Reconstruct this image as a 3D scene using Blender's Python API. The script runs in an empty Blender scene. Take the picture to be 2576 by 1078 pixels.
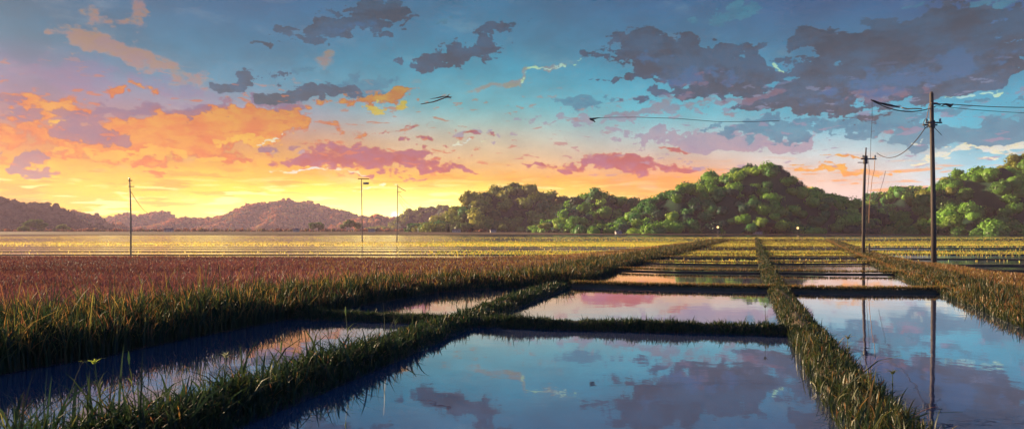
import bpy, math, random
import numpy as np
from math import radians, atan, atan2, cos, sin, pi, hypot, sqrt, tan
random.seed(7)
rng = np.random.default_rng(11)
S = bpy.context.scene
COL = S.collection

# ------------------------------------------------------------------ camera
CX, HY, F, CAMH = 1287.5, 577.0, 1678.0, 2.0          # measured off a 2575 x 1078 view of the photograph
cam = bpy.data.cameras.new('camera')
cam.sensor_width = 36.0
cam.lens = 36.0 * F / 2575.0
cam.shift_y = (HY - 539.0) / 2575.0
cam.clip_start = 0.05
cam.clip_end = 20000
camo = bpy.data.objects.new('camera', cam)
COL.objects.link(camo)
camo.location = (0, 0, CAMH)
camo.rotation_euler = (radians(90), 0, 0)
S.camera = camo

def G(px, py, z=0.0):
    """ground point seen at px,py"""
    Y = (CAMH - z) * F / (py - HY)
    return ((px - CX) / F * Y, Y)
def AT(px, py, Y):
    return ((px - CX) / F * Y, Y, CAMH + (HY - py) / F * Y)

def lin(c):
    return tuple(((v / 255.0) / 12.92 if v / 255.0 <= .04045 else ((v / 255.0 + .055) / 1.055) ** 2.4) for v in c)

# ------------------------------------------------------------------ tagging
def tag(o, label=None, cat=None, group=None, kind=None):
    if label: o['label'] = label
    if cat: o['category'] = cat
    if group: o['group'] = group
    if kind: o['kind'] = kind
    return o
def empty(name, loc=(0, 0, 0), rz=0):
    o = bpy.data.objects.new(name, None)
    o.location = loc; o.rotation_euler = (0, 0, rz)
    o.empty_display_size = .3
    COL.objects.link(o)
    return o
def link(name, me, mat, parent=None, loc=None):
    o = bpy.data.objects.new(name, me)
    COL.objects.link(o)
    if mat is not None: me.materials.append(mat)
    if parent is not None: o.parent = parent
    if loc is not None: o.location = loc
    return o

def np_mesh(name, verts, loops, sizes, colors=None, smooth=False):
    """fast mesh from numpy arrays; colors is one RGB per vertex"""
    me = bpy.data.meshes.new(name)
    n = len(verts)
    me.vertices.add(n)
    me.vertices.foreach_set('co', np.asarray(verts, dtype=np.float32).ravel())
    me.loops.add(len(loops))
    me.loops.foreach_set('vertex_index', np.asarray(loops, dtype=np.int32))
    sizes = np.asarray(sizes, dtype=np.int32)
    starts = np.concatenate([[0], np.cumsum(sizes)[:-1]]).astype(np.int32)
    me.polygons.add(len(sizes))
    me.polygons.foreach_set('loop_start', starts)
    me.update(calc_edges=True)
    if colors is not None:
        a = me.color_attributes.new('tint', 'FLOAT_COLOR', 'POINT')
        c = np.ones((n, 4), dtype=np.float32); c[:, :3] = colors
        a.data.foreach_set('color', c.ravel())
    if smooth:
        me.polygons.foreach_set('use_smooth', np.ones(len(sizes), dtype=bool))
    me.validate()
    return me

class MB:
    def __init__(s): s.v = []; s.f = []
    def box(s, cx, cy, cz, sx, sy, sz, rz=0):
        b = len(s.v); c, q = cos(rz), sin(rz)
        for dx, dy, dz in ((-1,-1,-1),(1,-1,-1),(1,1,-1),(-1,1,-1),(-1,-1,1),(1,-1,1),(1,1,1),(-1,1,1)):
            x, y = dx*sx/2, dy*sy/2
            s.v.append((cx + x*c - y*q, cy + x*q + y*c, cz + dz*sz/2))
        for f in ((0,3,2,1),(4,5,6,7),(0,1,5,4),(1,2,6,5),(2,3,7,6),(3,0,4,7)):
            s.f.append(tuple(b + i for i in f))
    def tube(s, pts, rad, n=8, cap=True):
        pts = [np.array(p, float) for p in pts]
        if not hasattr(rad, '__len__'): rad = [rad] * len(pts)
        b = len(s.v)
        for i, p in enumerate(pts):
            d = pts[min(i+1, len(pts)-1)] - pts[max(i-1, 0)]
            d /= (np.linalg.norm(d) + 1e-9)
            u = np.cross(d, (0, 1, 0.1)) if abs(d[1]) < .9 else np.cross(d, (1, 0, 0))
            u /= np.linalg.norm(u); w = np.cross(d, u)
            for k in range(n):
                a = 2*pi*k/n
                s.v.append(tuple(p + rad[i]*(cos(a)*u + sin(a)*w)))
        for i in range(len(pts)-1):
            for k in range(n):
                a = b+i*n+k; c = b+i*n+(k+1) % n
                s.f.append((a, c, c+n, a+n))
        if cap:
            s.f.append(tuple(b+k for k in range(n))[::-1])
            s.f.append(tuple(b+(len(pts)-1)*n+k for k in range(n)))
    def build(s, name, mat, parent=None, loc=None, smooth=False):
        me = bpy.data.meshes.new(name)
        me.from_pydata(s.v, [], s.f); me.update()
        if smooth: me.polygons.foreach_set('use_smooth', [True]*len(me.polygons))
        return link(name, me, mat, parent, loc)

# ------------------------------------------------------------------ materials
def newmat(name):
    m = bpy.data.materials.new(name); m.use_nodes = True
    nt = m.node_tree
    for n in list(nt.nodes): nt.nodes.remove(n)
    out = nt.nodes.new('ShaderNodeOutputMaterial')
    return m, nt, out
def simple(name, rgb, rough=.8, noise=.25, scale=6.0, bump=.0, metal=0, coords='Object', stretch=(1, 1, 1), spec=.3):
    m, nt, out = newmat(name)
    b = nt.nodes.new('ShaderNodeBsdfPrincipled')
    tc = nt.nodes.new('ShaderNodeTexCoord'); mp = nt.nodes.new('ShaderNodeMapping')
    mp.inputs['Scale'].default_value = stretch
    nz = nt.nodes.new('ShaderNodeTexNoise'); nz.inputs['Scale'].default_value = scale; nz.inputs['Detail'].default_value = 6
    mx = nt.nodes.new('ShaderNodeMix'); mx.data_type = 'RGBA'
    mx.inputs[6].default_value = (*[c*(1-noise) for c in rgb], 1); mx.inputs[7].default_value = (*[min(1, c*(1+noise)) for c in rgb], 1)
    L = nt.links.new
    L(tc.outputs[coords], mp.inputs[0]); L(mp.outputs[0], nz.inputs['Vector']); L(nz.outputs['Fac'], mx.inputs[0])
    L(mx.outputs[2], b.inputs['Base Color'])
    b.inputs['Roughness'].default_value = rough; b.inputs['Metallic'].default_value = metal
    b.inputs['Specular IOR Level'].default_value = spec
    if bump:
        bp = nt.nodes.new('ShaderNodeBump'); bp.inputs['Strength'].default_value = bump; bp.inputs['Distance'].default_value = .05
        L(nz.outputs['Fac'], bp.inputs['Height']); L(bp.outputs[0], b.inputs['Normal'])
    L(b.outputs[0], out.inputs[0])
    return m
def leafy(name, transl=.5, gloss=.04, gain=1.0):
    """leaf / blade: diffuse plus light coming through it, colour from the 'tint' attribute"""
    m, nt, out = newmat(name)
    L = nt.links.new
    at = nt.nodes.new('ShaderNodeAttribute'); at.attribute_name = 'tint'
    g = nt.nodes.new('ShaderNodeVectorMath'); g.operation = 'SCALE'; g.inputs[3].default_value = gain
    L(at.outputs['Color'], g.inputs[0])
    d = nt.nodes.new('ShaderNodeBsdfDiffuse'); t = nt.nodes.new('ShaderNodeBsdfTranslucent')
    mx = nt.nodes.new('ShaderNodeMixShader'); mx.inputs[0].default_value = transl
    L(g.outputs[0], d.inputs[0]); L(g.outputs[0], t.inputs[0])
    L(d.outputs[0], mx.inputs[1]); L(t.outputs[0], mx.inputs[2])
    gl = nt.nodes.new('ShaderNodeBsdfGlossy'); gl.inputs['Roughness'].default_value = .45
    m2 = nt.nodes.new('ShaderNodeMixShader'); m2.inputs[0].default_value = gloss
    L(mx.outputs[0], m2.inputs[1]); L(gl.outputs[0], m2.inputs[2])
    L(m2.outputs[0], out.inputs[0])
    return m

M_GRASS = leafy('grass_blade', .5, .03)
M_LEAF = leafy('tree_leaf', .22, .02)
M_CROP = leafy('crop_blade', .6, .02)
M_MUD = simple('wet_mud', (.06, .045, .04), .5, .5, 3.0, .6, coords='Object')
M_BANK = simple('bank_soil', (.075, .052, .032), .8, .5, 2.5, .8)
M_WOOD = simple('pole_wood', (.075, .058, .052), .75, .35, 3.0, .3, stretch=(14, 14, .6))
M_WOODP = simple('pale_pole', (.34, .24, .18), .7, .25, 3.0, .1, stretch=(14, 14, .6))
M_STEEL = simple('dark_steel', (.05, .05, .055), .55, .3, 8, metal=.3)
M_CABLE = simple('cable_rubber', (.05, .035, .035), .6, .2, 5)
M_CABLEW = simple('cable_warm', (.35, .18, .10), .6, .2, 5)
M_PORC = simple('insulator_glaze', (.20, .22, .24), .25, .2, 9)
M_WALL = simple('plaster_wall', (.62, .55, .50), .8, .1, 1.2)
M_ROOF = simple('roof_tile', (.16, .13, .14), .7, .3, 2.0)
M_DARK = simple('dark_opening', (.03, .03, .035), .4, .2, 3)
M_TRUNK = simple('bark', (.09, .065, .05), .9, .3, 3)
M_TWIG = simple('red_twig', (.14, .035, .025), .8, .3, 9)

def hillmat(name, c1, c2, scale):
    m, nt, out = newmat(name); L = nt.links.new
    b = nt.nodes.new('ShaderNodeBsdfPrincipled'); b.inputs['Roughness'].default_value = .95; b.inputs['Specular IOR Level'].default_value = .05
    tc = nt.nodes.new('ShaderNodeTexCoord')
    n1 = nt.nodes.new('ShaderNodeTexNoise'); n1.inputs['Scale'].default_value = scale; n1.inputs['Detail'].default_value = 7; n1.inputs['Roughness'].default_value = .6
    r = nt.nodes.new('ShaderNodeValToRGB')
    r.color_ramp.elements[0].position = .35; r.color_ramp.elements[0].color = (*c1, 1)
    r.color_ramp.elements[1].position = .62; r.color_ramp.elements[1].color = (*c2, 1)
    L(tc.outputs['Object'], n1.inputs['Vector']); L(n1.outputs['Fac'], r.inputs[0]); L(r.outputs[0], b.inputs['Base Color'])
    L(b.outputs[0], out.inputs[0])
    return m
M_HILL = hillmat('hill_undergrowth', (.012, .035, .03), (.03, .065, .035), .05)
M_FIELD = hillmat('far_field_soil', (.10, .065, .05), (.17, .12, .07), .03)

# ------------------------------------------------------------------ world
SUN_AZ, SUN_EL = radians(-56), radians(12)
WSCALE = .354
w = bpy.data.worlds.new('World'); S.world = w; w.use_nodes = True
nt = w.node_tree
for n in list(nt.nodes): nt.nodes.remove(n)
NW = nt.nodes.new; L = nt.links.new
def mth(op, a, b=None, c=None, clamp=False):
    n = NW('ShaderNodeMath'); n.operation = op; n.use_clamp = clamp
    for i, v in enumerate((a, b, c)):
        if v is None: continue
        if isinstance(v, (int, float)): n.inputs[i].default_value = v
        else: L(v, n.inputs[i])
    return n.outputs[0]
def mixc(f, a, b):
    n = NW('ShaderNodeMix'); n.data_type = 'RGBA'; n.clamp_factor = True
    for i, v in ((0, f), (6, a), (7, b)):
        if isinstance(v, (int, float)): n.inputs[i].default_value = v
        elif isinstance(v, tuple): n.inputs[i].default_value = (*v, 1)
        else: L(v, n.inputs[i])
    return n.outputs[2]
def smooth(x, a, b, lo=0., hi=1.):
    n = NW('ShaderNodeMapRange'); n.interpolation_type = 'SMOOTHSTEP'
    n.inputs[1].default_value = a; n.inputs[2].default_value = b; n.inputs[3].default_value = lo; n.inputs[4].default_value = hi
    L(x, n.inputs[0]); return n.outputs[0]
tc = NW('ShaderNodeTexCoord')
sx = NW('ShaderNodeSeparateXYZ'); L(tc.outputs['Generated'], sx.inputs[0])
X, Y, Z = sx.outputs
az = mth('ARCTAN2', X, Y)
hyp = mth('SQRT', mth('ADD', mth('MULTIPLY', X, X), mth('MULTIPLY', Y, Y)))
tanel = mth('DIVIDE', mth('ABSOLUTE', Z), mth('MAXIMUM', hyp, .02))
U = mth('MULTIPLY', az, F)                    # azimuth, in units of the photo's central pixel scale
V = mth('MULTIPLY', tanel, F)                 # height above the horizon, same units
cm = NW('ShaderNodeCombineXYZ'); L(U, cm.inputs[0]); L(V, cm.inputs[1])
P0 = cm.outputs[0]
def uv(px, py):
    a = atan((px - CX) / F)
    return a * F, (HY - py) * cos(a), cos(a)
def noise(scale, detail=6, rough=.55, vec=None, stretch=None, off=(0, 0, 0), dist=0.0, color=False):
    mp = NW('ShaderNodeMapping'); mp.inputs['Scale'].default_value = (stretch or (1, 1, 1)); mp.inputs['Location'].default_value = off
    L(vec or P0, mp.inputs[0])
    n = NW('ShaderNodeTexNoise'); n.inputs['Scale'].default_value = scale; n.inputs['Detail'].default_value = detail
    n.inputs['Roughness'].default_value = rough; n.inputs['Distortion'].default_value = dist
    L(mp.outputs[0], n.inputs['Vector'])
    return n.outputs['Color' if color else 'Fac']
# warp of the cloud plane
def warp(amt, scale, off):
    c = noise(scale, 5, .55, off=off, color=True)
    s = NW('ShaderNodeVectorMath'); s.operation = 'SUBTRACT'; L(c, s.inputs[0]); s.inputs[1].default_value = (.5, .5, .5)
    m_ = NW('ShaderNodeVectorMath'); m_.operation = 'MULTIPLY_ADD'; L(s.outputs[0], m_.inputs[0]); m_.inputs[1].default_value = amt; L(P0, m_.inputs[2])
    return m_.outputs[0]
PW = warp((240, 90, 0), .014, (3, 9, 0))
PP = warp((70, 50, 0), .03, (8, 2, 0))
# base gradient: five azimuth columns of elevation colours
cols = {
 0:    [(0,(255,222,110)),(60,(255,208,105)),(140,(248,190,105)),(210,(228,160,115)),(290,(180,130,135)),(360,(150,120,145)),(430,(118,120,150)),(500,(75,122,150)),(577,(52,108,140))],
 600:  [(0,(255,248,170)),(50,(255,240,140)),(100,(255,215,105)),(160,(246,190,115)),(230,(222,160,130)),(300,(170,150,165)),(370,(105,150,175)),(450,(80,135,165)),(577,(58,112,152))],
 1200: [(0,(255,235,130)),(80,(255,215,115)),(130,(250,195,120)),(180,(238,200,160)),(240,(210,190,175)),(310,(135,180,190)),(400,(88,165,190)),(480,(72,140,172)),(577,(62,122,158))],
 1700: [(0,(255,200,120)),(70,(252,185,110)),(130,(240,172,118)),(170,(226,192,172)),(240,(180,195,200)),(300,(120,185,202)),(380,(90,168,195)),(470,(66,130,165)),(577,(52,108,150))],
 2100: [(0,(215,190,190)),(60,(218,200,195)),(130,(225,200,185)),(190,(200,210,212)),(260,(130,190,210)),(330,(95,172,200)),(400,(72,140,172)),(577,(45,98,145))],
 2520: [(0,(190,205,215)),(100,(172,208,222)),(180,(145,205,222)),(250,(95,182,205)),(330,(88,168,195)),(420,(70,140,175)),(500,(52,115,160)),(577,(44,95,145))],
}
prev = None; prevu = None
for px, stops in cols.items():
    u0, _, ca = uv(px, 300)
    r = NW('ShaderNodeValToRGB'); cr = r.color_ramp
    f = mth('DIVIDE', V, 900.0)
    L(f, r.inputs[0])
    st = [(s[0]*ca/900.0, lin(s[1])) for s in stops] + [(.95, lin((34, 70, 120)))]
    while len(cr.elements) < len(st): cr.elements.new(.5)
    for e, (p_, c_) in zip(cr.elements, st): e.position = p_; e.color = (*c_, 1)
    if prev is None: prev = r.outputs[0]
    else: prev = mixc(smooth(U, prevu, u0), prev, r.outputs[0])
    prevu = u0
sky = prev
# painterly unevenness of the clear sky
nv = noise(.006, 7, .62, stretch=(1, 2.2, 1), off=(40, 7, 0))
sky = mixc(smooth(nv, .5, .78, 0, .30), sky, lin((205, 190, 195)))
nv2 = noise(.008, 6, .6, stretch=(1, 1.7, 1), off=(90, 3, 0))
hsv = NW('ShaderNodeHueSaturation'); L(sky, hsv.inputs['Color']); L(smooth(nv2, .3, .7, .86, 1.12), hsv.inputs['Value']); sky = hsv.outputs[0]

def field(blobs, vec):
    acc = None
    for (px, py, rx, ry, rot, amp) in blobs:
        u0, v0, ca = uv(px, py)
        mp = NW('ShaderNodeMapping'); mp.vector_type = 'TEXTURE'
        mp.inputs['Location'].default_value = (u0, v0, 0); mp.inputs['Rotation'].default_value = (0, 0, radians(rot))
        mp.inputs['Scale'].default_value = (rx*1.45*ca*ca, ry*1.45*ca, 1000)
        L(vec, mp.inputs[0])
        g = NW('ShaderNodeTexGradient'); g.gradient_type = 'SPHERICAL'
        L(mp.outputs[0], g.inputs[0])
        acc = mth('MULTIPLY', g.outputs['Fac'], amp) if acc is None else mth('MULTIPLY_ADD', g.outputs['Fac'], amp, acc)
    return acc
def layer(sky, blobs, c1, c2, nscale=.02, namp=.75, thr=.42, soft=.05, op=1.0, off=(0, 0, 0), stretch=(1, 1.9, 1), rimc=None, vec=None, cn=.012, puff=.45):
    f = field(blobs, vec or PW)
    n = noise(nscale, 8, .62, stretch=stretch, off=off)
    t = mth('MULTIPLY_ADD', mth('SUBTRACT', n, .5), namp*3.6, f)
    mpv = NW('ShaderNodeMapping'); mpv.inputs['Scale'].default_value = (1, 1.5, 1); mpv.inputs['Location'].default_value = off; L(PP, mpv.inputs[0])
    vo = NW('ShaderNodeTexVoronoi'); vo.feature = 'F1'; vo.inputs['Scale'].default_value = .045; L(mpv.outputs[0], vo.inputs['Vector'])
    t = mth('MULTIPLY_ADD', mth('SUBTRACT', .45, vo.outputs['Distance']), puff, t)
    cn_ = noise(cn*1.5, 7, .68, stretch=(1, 1.8, 1), off=(off[0]+20, off[1], 5))
    # two cloud tones mixed by noise; an optional rim tone tints the thin edge
    col = mixc(smooth(cn_, .38, .62), lin(c1), lin(c2))
    if rimc is not None:
        col = mixc(smooth(t, thr+.30, thr, 0, .8), col, lin(rimc))
    m = smooth(t, thr - soft, thr + soft, 0, op)
    # nothing where there are no blobs
    m = mth('MULTIPLY', m, smooth(f, .02, .12))
    return mixc(m, sky, col)

# horizon streaks: thin bright and orange bars
lowmask = smooth(V, 150, 60)
leftmask = smooth(U, 560, 60)
s1 = noise(.01, 6, .55, stretch=(.8, 7.5, 1), off=(5, 1, 0), dist=.3)
sky = mixc(mth('MULTIPLY', mth('MULTIPLY', smooth(s1, .54, .60, 0, .75), smooth(V, 190, 110)), smooth(V, 8, 40)), sky, lin((240, 165, 100)))
s2 = noise(.012, 6, .5, stretch=(.8, 9, 1), off=(15, 21, 0), dist=.3)
sky = mixc(mth('MULTIPLY', mth('MULTIPLY', smooth(s2, .55, .60, 0, .95), lowmask), leftmask), sky, lin((255, 246, 175)))

WARMSOFT = [(90,190,160,50,0,.8),(300,200,150,40,0,.55),(470,230,110,30,0,.5)]
sky = layer(sky, WARMSOFT, (165,118,150), (140,125,160), thr=.36, soft=.25, op=.5, off=(7, 0, 0), nscale=.012, namp=.5)
PINKFAINT = [(250,105,90,26,-8,.9),(360,150,130,22,-6,.95),(290,50,50,30,10,.7),(170,110,60,20,0,.7),(480,200,60,22,0,.7),(360,25,40,22,0,.6),(800,150,50,18,20,.6),(1350,185,90,9,18,.8),(1250,215,90,8,8,.7)]
sky = layer(sky, PINKFAINT, (196,140,135), (205,145,110), thr=.42, soft=.26, op=.7, off=(31, 0, 0))
ORANGE = [(600,325,150,34,10,1.),(470,300,110,20,6,.9),(40,260,50,20,0,.9),(540,320,190,42,8,1.2),(330,330,130,40,10,1.),(130,275,110,32,8,1.),(250,375,190,30,6,.9),(690,290,110,24,8,1.0),(450,360,150,26,4,.9),(560,270,40,14,0,.8),(340,232,50,12,20,.9),(930,252,110,12,6,1.),(900,330,50,14,0,.7),(830,312,40,10,0,.6),(60,330,100,24,0,.8),(1000,240,50,9,0,.8),(620,400,120,20,0,.6),(380,410,140,18,0,.6)]
sky = layer(sky, ORANGE, (238,130,80), (246,164,92), thr=.42, soft=.16, off=(11, 4, 0), rimc=(206,128,120), namp=.8)
GOLD = [(300,385,130,18,4,.9),(640,350,90,13,10,.9),(200,420,170,10,0,.9),(120,300,60,10,0,.8),(470,395,100,12,0,.8),(700,420,120,8,0,.8),(960,268,60,7,8,.8)]
sky = layer(sky, GOLD, (255,200,120), (250,180,100), thr=.42, soft=.08, op=.9, off=(51, 4, 0), nscale=.03)
MAUVE = [(200,305,95,32,10,1.),(30,272,70,34,0,1.),(60,390,95,26,4,1.),(250,345,90,26,0,.9),(430,290,100,24,0,.75),(60,430,100,14,0,.8),(300,275,60,20,0,.8),(690,255,70,20,0,.8),(700,370,80,14,0,.6),(150,330,60,20,0,.8),(520,265,60,16,0,.6)]
sky = layer(sky, MAUVE, (128,98,130), (160,112,130), thr=.43, soft=.10, off=(23, 9, 0), op=.85)
GREYP = [(1760,355,150,24,-2,1.),(1640,345,60,14,0,.8),(1900,365,130,20,-4,.8),(1400,298,60,11,4,.8),(1480,275,50,14,6,.8),(1320,310,30,8,0,.8),(1530,335,50,10,0,.6),(1250,345,50,8,0,.6),(1600,300,140,14,0,.6),(2030,345,60,15,0,.7),(1180,330,50,7,10,.7),(760,385,80,12,0,.5)]
sky = layer(sky, GREYP, (158,140,162), (180,150,165), thr=.42, soft=.07, off=(2, 14, 0), op=.85)
PLUM = [(890,385,120,30,-3,1.15),(1010,395,110,20,-6,1.),(1130,420,100,7,-2,.9),(800,410,90,14,2,.9),(1070,352,50,8,-6,.8),(1030,318,55,6,8,.8),(1200,330,40,6,-8,.7),(740,402,60,10,0,.8),(950,430,130,8,0,.8),(1050,447,60,6,0,.8),(1150,383,60,6,0,.7),(1440,412,70,12,0,.9),(1560,402,85,20,0,1.1),(1540,425,110,10,0,.9),(1690,412,110,9,-5,.9),(1590,383,30,10,0,.8),(1700,378,50,7,0,.7),(1320,410,60,6,0,.7)]
sky = layer(sky, PLUM, (184,104,104), (176,112,130), thr=.42, soft=.08, off=(61, 2, 0), rimc=(214,140,120))
TEAL = [(1475,256,85,17,0,1.),(940,212,70,26,0,1.15),(860,225,60,14,0,.9),(750,180,60,11,4,.8),(1860,330,110,22,0,1.),(2010,325,110,26,0,1.1),(2240,315,120,26,0,1.),(2430,350,140,34,0,1.05),(2540,330,80,40,0,.9),(2330,350,110,26,0,.9),(1800,55,60,18,0,.8),(1850,20,60,20,0,.9),(2440,262,60,8,0,.8),(2490,205,50,6,0,.7),(2380,283,60,7,0,.7),(2230,290,100,14,0,.7),(2540,265,60,8,0,.7),(1120,50,22,12,0,.8),(2290,5,60,10,0,.7),(2450,20,60,14,0,.8)]
sky = layer(sky, TEAL, (62,122,150), (88,142,165), thr=.42, soft=.06, off=(71, 3, 0), op=.88)
NAVY = [(905,45,105,40,22,1.2),(810,88,75,20,10,1.),(950,5,60,28,20,1.),(715,82,22,8,0,.9),(1240,72,68,22,12,1.1),(1150,145,110,24,14,1.2),(1210,118,60,18,10,.9),(1050,165,60,12,5,.9),(1022,60,34,14,30,.95),(970,78,22,9,0,.8),(575,225,58,20,4,1.15),(630,188,48,18,5,1.1),(720,245,75,17,-4,1.),(790,228,70,18,0,.9),(850,240,60,14,0,.8),(690,105,22,6,0,.8),
 (1600,120,90,40,0,1.25),(1690,128,110,42,-6,1.2),(1750,165,130,44,-4,1.2),(1870,128,55,14,14,1.),(1880,190,120,34,4,1.1),(1545,202,40,9,8,1.),(1640,185,50,16,0,1.),(1490,205,15,3,0,.8),(1660,240,90,14,0,.8),(1780,225,100,20,0,.9),
 (1760,20,0.1,0.1,0,.1),(2050,88,80,22,-6,1.1),(2010,105,60,14,-10,.9),(2130,130,110,34,0,1.1),(2290,85,150,50,0,1.25),(2420,95,120,60,0,1.2),(2250,170,180,60,0,1.25),(2400,180,150,62,0,1.2),(2100,210,160,44,0,1.15),(1960,250,120,32,0,1.1),(2080,270,120,28,0,1.),(2330,235,120,22,6,1.),(2510,170,60,50,0,.9),(2560,60,50,30,0,1.),(2560,150,40,30,0,.9),(2180,300,90,14,0,.7)]
sky = layer(sky, NAVY, (0,60,84), (10,88,124), thr=.42, soft=.055, off=(81, 6, 0), nscale=.022, namp=.8, cn=.005)
CORAL = [(1690,270,100,15,6,1.),(1600,285,50,9,10,.9),(1900,240,70,12,8,1.),(1850,248,50,9,0,.9),(1750,200,70,12,0,.7),(1700,240,60,9,0,.7),(2230,236,80,15,6,.9),(2060,237,30,7,0,.8),(2130,242,22,8,20,.8),(2240,335,50,12,0,.7),(1800,280,60,9,0,.7)]
sky = layer(sky, CORAL, (176,112,122), (150,118,142), thr=.44, soft=.16, off=(5, 33, 0), op=.68, nscale=.03)
AMBER = [(2140,432,45,8,0,1.),(2060,430,70,9,4,1.),(2090,392,60,4,0,.9),(2010,418,40,5,0,.8),(2230,432,60,4,0,.6)]
sky = layer(sky, AMBER, (235,165,115), (240,180,100), thr=.40, soft=.06, off=(15, 3, 0), nscale=.03, stretch=(1, 3, 1))
# scattered small cloudlets
sn = noise(.020, 7, .6, stretch=(1, 3.2, 1), off=(120, 45, 0), dist=.4)
band_ = mth('MULTIPLY', smooth(V, 90, 150), smooth(V, 400, 300))
lk = mixc(smooth(U, -200, 500), lin((226, 138, 112)), lin((158, 140, 165)))
sky = mixc(mth('MULTIPLY', smooth(sn, .60, .625, 0, .75), band_), sky, lk)
NAVYLIT = [(2300,190,170,30,0,.9),(2100,240,120,18,0,.8),(1750,190,110,18,0,.8),(2440,150,90,30,0,.8),(1640,150,60,14,0,.7),(880,70,50,14,20,.7)]
sky = layer(sky, NAVYLIT, (40,104,150), (62,110,150), thr=.46, soft=.24, off=(44, 17, 0), op=.8, nscale=.02)
WHITE = [(760,430,80,3,0,.9),(880,428,60,3,0,.9),(930,470,60,3,2,.6),(2500,375,100,10,0,.8),(2400,398,150,7,0,.7),(2560,360,50,8,10,.7),(2450,240,70,4,0,.6),(1370,180,90,5,20,.7),(680,342,40,4,20,.8),(1170,348,40,3,0,.8),(2320,355,20,7,0,.7),(1980,170,8,6,0,.9)]
sky = layer(sky, WHITE, (255,238,190), (225,228,230), thr=.36, soft=.10, off=(15, 43, 0), nscale=.035, op=.8, stretch=(1, 3, 1))
# low sun glow behind the saddle of the hills
su, sv, _ = uv(993, 540)
def glow(rx, ry):
    mp = NW('ShaderNodeMapping'); mp.vector_type = 'TEXTURE'; mp.inputs['Location'].default_value = (su, sv, 0); mp.inputs['Scale'].default_value = (rx, ry, 1000)
    L(P0, mp.inputs[0]); g = NW('ShaderNodeTexGradient'); g.gradient_type = 'QUADRATIC_SPHERE'; L(mp.outputs[0], g.inputs[0]); return g.outputs['Fac']
sky = mixc(mth('MULTIPLY', glow(800, 110), 1.0), sky, (2.3, 2.05, .85))
sky = mixc(mth('MULTIPLY', glow(14, 12), 3.0, clamp=True), sky, (1.5, 1.4, 1.2))
# the sky behind the viewer, away from the sunset, is plain dusk blue
sky = mixc(smooth(Y, .35, -.35), sky, lin((92, 138, 190)))
# the air between here and the clouds takes some contrast away: the sky itself is a little clearer and, low down, brighter
hs2 = NW('ShaderNodeHueSaturation'); L(sky, hs2.inputs['Color']); hs2.inputs['Saturation'].default_value = 1.25
L(mth('MULTIPLY', smooth(V, 190, 20, 1.0, 1.75), smooth(V, 220, 480, 1.0, .76)), hs2.inputs['Value']); sky = hs2.outputs[0]
tq = NW('ShaderNodeMix'); tq.data_type = 'RGBA'; tq.blend_type = 'MULTIPLY'; L(sky, tq.inputs[6]); tq.inputs[7].default_value = (.50, 1.0, .98, 1)
L(mth('MULTIPLY', smooth(V, 130, 330), smooth(U, -900, -100, .45, 1.0)), tq.inputs[0]); sky = tq.outputs[2]
# physical sky behind the painted colours
nish = NW('ShaderNodeTexSky'); nish.sky_type = 'NISHITA'; nish.sun_disc = False
nish.sun_elevation = SUN_EL; nish.sun_rotation = SUN_AZ
bg1 = NW('ShaderNodeBackground'); bg1.inputs[1].default_value = WSCALE; L(sky, bg1.inputs[0])
bg2 = NW('ShaderNodeBackground'); bg2.inputs[1].default_value = .004; L(nish.outputs[0], bg2.inputs[0])
ad = NW('ShaderNodeAddShader'); L(bg1.outputs[0], ad.inputs[0]); L(bg2.outputs[0], ad.inputs[1])
wo = NW('ShaderNodeOutputWorld'); L(ad.outputs[0], wo.inputs[0])

sun = bpy.data.lights.new('sun', 'SUN'); sun.energy = 5.0; sun.angle = radians(.6); sun.color = (1.0, .72, .42)
so = bpy.data.objects.new('sun', sun); COL.objects.link(so)
d = np.array([sin(SUN_AZ)*cos(SUN_EL), cos(SUN_AZ)*cos(SUN_EL), sin(SUN_EL)])
from mathutils import Vector
so.rotation_euler = Vector(d).to_track_quat('Z', 'Y').to_euler()

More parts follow.
